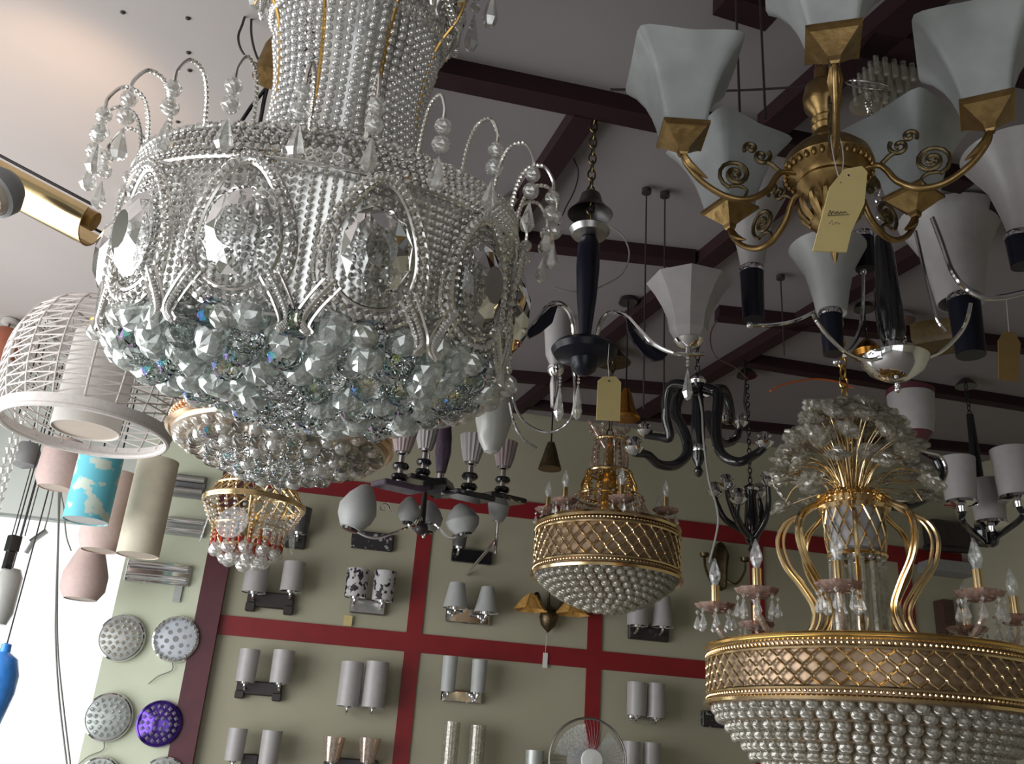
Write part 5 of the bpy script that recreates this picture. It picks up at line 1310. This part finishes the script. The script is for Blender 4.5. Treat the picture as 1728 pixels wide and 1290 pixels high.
t = tagcard('price_tag', 'dim brownish yellow card tag at the right border below the chrome arm', [(1685, 640), (1684, 575), (1694, 560), (1712, 562), (1722, 580), (1718, 645)], 1.9, 'dimtag')
st = MB(); st.tube(px3([(1703, 565), (1700, 530), (1698, 503)], 1.9), .001, 5); part(t, 'string', st, M['string'])
t2 = simple('wall_tag', 'small yellow tag under the branch-pattern wall lamp', 'tag', lambda m: m.box(wall(587, 1048, .02), (.045, .003, .055)), 'tag', smooth=False)

# ------------------------------------------------------------------ desk fan at the bottom edge
def fan():
    c = at(992, 1284, 4.6); s = dep(c)/FPX; R_ = 67*s; root = thing('wall_fan', 'round wire-guard fan with a white centre badge at the picture bottom', 'fan', tuple(c)); RX = rotx(pi/2)
    m = MB(); m.ringt(c, R_, .006, 64, 8, Rm=RX); part(root, 'guard_ring', m, M['steel'])
    m = MB()
    for k_ in range(60):
        a = 2*pi*k_/60; m.tube(spline([c+R_*np.array([cos(a), 0, sin(a)]), c+np.array([R_*.7*cos(a), -.05, R_*.7*sin(a)]), c+np.array([R_*.2*cos(a), -.07, R_*.2*sin(a)])], 3), .0006, 3)
    part(root, 'wire_guard', m, M['ltgrey'])
    m = MB(); m.lathe([(0, 0), (R_*.28, 0), (R_*.26, .012), (0, .016)], c-np.array([0, .065, 0]), 32, R=RX); part(root, 'centre_badge', m, M['white'])
    bl = MB(); n = 14; a = np.linspace(-.5, .5, n); P = [(R_*.12*cos(t*1.2), R_*.12*sin(t*1.2)) for t in a]; Q = [(R_*.88*cos(t*1.25+.3), R_*.88*sin(t*1.25+.3)) for t in a]
    V = [(x, -.01+.03*(i/n-.5), z) for i, (x, z) in enumerate(P)]+[(x, -.02+.06*(i/n-.5), z) for i, (x, z) in enumerate(Q)]
    V = np.array(V+[(x, y+.003, z) for x, y, z in V]); n2 = 2*n
    bl.add(V+c, [[i, i+1, n+i+1, n+i] for i in range(n-1)]+[[n2+i, n2+n+i, n2+n+i+1, n2+i+1] for i in range(n-1)]+[[0, n, n2+n, n2], [n-1, n2+n-1, n2+n2-1, n2-1]]+[[i, n2+i, n2+i+1, i+1] for i in range(n-1)]+[[n+i, n+i+1, n2+n+i+1, n2+n+i] for i in range(n-1)])
    o = part(root, 'blade', bl, M['tubeglass'], label='clear fan blade')
    for j in (1, 2):
        d = o.copy(); COL.objects.link(d); d.parent = root; d.rotation_euler = (0, 2*pi*j/3, 0)
    m = MB(); m.lathe([(0, 0), (R_*.3, 0), (R_*.3, .16), (0, .18)], c+np.array([0, .18, 0]), 24, R=RX); m.tube([c+np.array([0, .15, -.02]), c+np.array([0, .4, -.1]), c+np.array([0, WY-c[1]-.01, -.1])], .02, 10); part(root, 'motor', m, M['grey'])
fan()

# ------------------------------------------------------------------ dim fixtures at the right
def dark_arm():
    q = Axis(1660, 880, 3.6); s = q.s; Z = q.z
    root = thing('dark_arm_chandelier', 'dim dark chandelier with white cylinder glass shades at the right border', 'chandelier', (q.x, q.y, Z(930)))
    m = MB(); m.lathe([(0, Z(925)), (18*s, Z(920)), (24*s, Z(900)), (12*s, Z(885)), (6*s, Z(700)), (0, Z(700))], (q.x, q.y, 0), 24); part(root, 'column', m, M['black'])
    for (px, yt, yb, wt, wb, Yp) in ((1618, 775, 850, 30, 24, 3.4), (1668, 812, 884, 28, 24, 3.5), (1712, 760, 842, 34, 28, 3.3)):
        c = Axis(px, (yt+yb)/2, Yp); g = MB(); g.shell([(wb*c.s, c.z(yb)), (wt*c.s, c.z(yt))], .004, (c.x, c.y, 0), 28); part(root, 'cylinder_shade', g, M['dimopal'], label='white cylinder glass shade')
        g = MB(); g.lathe([(0, c.z(yb+16)), (8*c.s, c.z(yb+15)), (10*c.s, c.z(yb+6)), ((wb+3)*c.s, c.z(yb+2)), ((wb+2)*c.s, c.z(yb-3)), (0, c.z(yb-3))], (c.x, c.y, 0), 28); o = part(root, 'chrome_cup', g, M['chrome'])
        a = MB(); a.tube(spline([c.pt(yb+14), c.pt(yb+34), q.pt(918)], 8), 5*s, 8); part(root, 'arm', a, M['black'])
    canopy_and_chain(root, q.x, q.y, Z(702), 'black')
dark_arm()
def maroon_shade():
    q = Axis(1540, 705, 3.0); s = q.s; Z = q.z
    root = thing('maroon_collar_lamp', 'white glass lamp with maroon collars and a chrome ring arc right of the crystal bouquet', 'pendant lamp', (q.x, q.y, Z(760)))
    m = MB(); m.lathe([(0, Z(733)), (30*s, Z(733)), (36*s, Z(700)), (38*s, Z(668)), (0, Z(668))], (q.x, q.y, 0), 30); part(root, 'glass_shade', m, M['dimopal'])
    m = MB(); m.lathe([(0, Z(664)), (39*s, Z(668)), (39*s, Z(660)), (24*s, Z(652)), (0, Z(650))][::-1], (q.x, q.y, 0), 30); part(root, 'top_collar', m, M['post'], label='maroon collar')
    m = MB(); m.lathe([(0, Z(752)), (16*s, Z(750)), (26*s, Z(738)), (30*s, Z(732)), (0, Z(730))], (q.x, q.y, 0), 30); part(root, 'bottom_collar', m, M['post'], label='maroon collar')
    m = MB(); m.lathe([(0, Z(762)), (8*s, Z(760)), (11*s, Z(752)), (0, Z(750))], (q.x, q.y, 0), 20)
    m.tube(spline([q.pt(758)]+px3([(1565, 764), (1588, 772), (1597, 800), (1578, 830), (1545, 842), (1500, 845), (1470, 838)], 3.0), 8), 3*s, 8); part(root, 'chrome_arc', m, M['chrome'])
    m = MB(); m.tube(spline(px3([(1580, 775), (1588, 800), (1570, 835), (1530, 855), (1490, 852)], 3.1), 8), 8*s, 10); m.tube([at(1580, 775, 3.1), q.pt(756)], 5*s, 8); part(root, 'black_arc', m, M['black'])
    m = MB(); m.tube(spline(px3([(1302, 795), (1308, 820), (1328, 845), (1362, 860), (1400, 850), (1470, 838)], 3.0), 8), 3*s, 8); part(root, 'chrome_arc', m, M['chrome'])
    canopy_and_chain(root, q.x, q.y, Z(652), 'chrome')
maroon_shade()
simple('wall_shelf', 'grey ledge on the back wall behind the gold ribs at the right', 'shelf', lambda m: m.box(wall(1612, 962, .08), (.42, .16, .07)), 'grey', smooth=False)
simple('wooden_post', 'dark brown upright post under the grey ledge', 'post', lambda m: m.box(wall(1603, 1120, .06)+np.array([0, 0, -.25]), (.07, .1, 1.25)), 'brown', smooth=False)
simple('dark_lamp_box', 'dark boxy wall lamp above the grey ledge, half hidden by the gold ribs', 'wall lamp', lambda m: [m.box(wall(1600, 905, .06), (.30, .12, .18), bev=.02), m.tube([wall(1560, 925, .1), wall(1640, 930, .1)], .02, 8)], 'bracket', smooth=False)
def rodp(name, label, pts, r, m, Y=None, top=True, cat='cable'):
    mb = MB(); P = px3(pts, Y) if Y else pts
    mb.tube(spline(P, 6) if len(P) > 2 else P, r, 6)
    return single(name, label, cat, mb, M[m])
# thin ceiling suspension wires
def susp(name, label, px, py0, py1):
    p = on_ceil(px, py0); q = Axis(px, py0, p[1]-.02); a = q.pt(py0+1); b = q.pt(py1); mb = MB(); mb.tube([a, b], .0026, 6); mb.lathe([(.016, -.012), (.016, .004), (0, .006)], a+np.array([0, 0, .0]), 12)
    o = single(name, label, 'suspension wire', mb, M['cable'])
susp('suspension_wire', 'thin vertical ceiling wire left of a pair, below the left brass cup', 1091, 320, 690)
susp('suspension_wire', 'thin vertical ceiling wire right of a pair, below the left brass cup', 1122, 326, 690)
susp('suspension_wire', 'left of two thin vertical wires between the two left brass chandelier shades at the top', 1240, -60, 190)
susp('suspension_wire', 'right of two thin vertical wires between the two left brass chandelier shades at the top', 1280, -55, 200)
susp('suspension_wire', 'thin vertical ceiling wire beside the dark cup under the brass chandelier', 1317, 466, 600)
rodp('stretched_wire', 'thin dark wire stretched sideways under the ceiling behind the brass chandelier', [(900, 146, 1.85), (1060, 150, 1.85), (1200, 154, 1.84), (1340, 148, 1.8), (1500, 122, 1.75), (1600, 98, 1.7)], .0032, 'cable', None) if False else None
mb = MB(); mb.tube(spline(px3([(1030, 151, 1.78), (1120, 152, 1.77), (1200, 154, 1.76), (1340, 147, 1.72), (1430, 132, 1.68)]), 6), .003, 6); single('stretched_wire', 'thin dark wire stretched sideways under the ceiling behind the brass chandelier', 'cable', mb, M['cable'])
mb = MB(); mb.tube(spline(px3([(1172, 640, 2.95), (1184, 690, 2.95), (1187, 740, 2.95), (1196, 810, 2.96), (1208, 850, 2.98), (1212, 880, 3.0), (1206, 915, 3.02), (1197, 950, 3.05)]), 6), .004, 6); single('hanging_flex', 'pale grey flex dangling from the glossy black chandelier', 'cable', mb, M['greycable'])
mb = MB(); mb.tube(spline(px3([(1030, 382), (1052, 400), (1062, 430), (1050, 462), (1022, 480), (995, 490), (960, 492), (935, 485)], 2.1), 6), .0022, 6); single('looping_flex', 'thin grey flex looping beside the navy column', 'cable', mb, M['greycable'])
mb = MB(); mb.tube(spline([on_ceil(968, 268)]+px3([(976, 290), (970, 320), (955, 350), (942, 380)], 2.3), 6), .0022, 6); single('thin_flex', 'thin dark flex dangling from the ceiling beam left of the bell canopy', 'cable', mb, M['cable'])
mb = MB(); mb.tube(spline(px3([(1300, 660), (1320, 650), (1350, 643), (1380, 640), (1415, 645), (1440, 655)], 2.4), 6), .003, 6); single('orange_wire', 'bright orange wire above the crystal bouquet', 'cable', mb, M['orange'])
mb = MB(); mb.tube(spline([on_ceil(1226, 520)]+px3([(1200, 560), (1206, 600), (1240, 620), (1262, 640)], 3.3), 6), .003, 6); single('brown_wire', 'loose brown wire hanging from the dark beam above the glossy black chandelier', 'cable', mb, M['brown'])
mb = MB(); mb.tube(spline([on_ceil(1255, 600)]+px3([(1258, 640), (1256, 680), (1262, 700)], 3.6), 6), .005, 6); single('dark_flex', 'dark flex bundle hanging behind the glossy black chandelier', 'cable', mb, M['cable'])
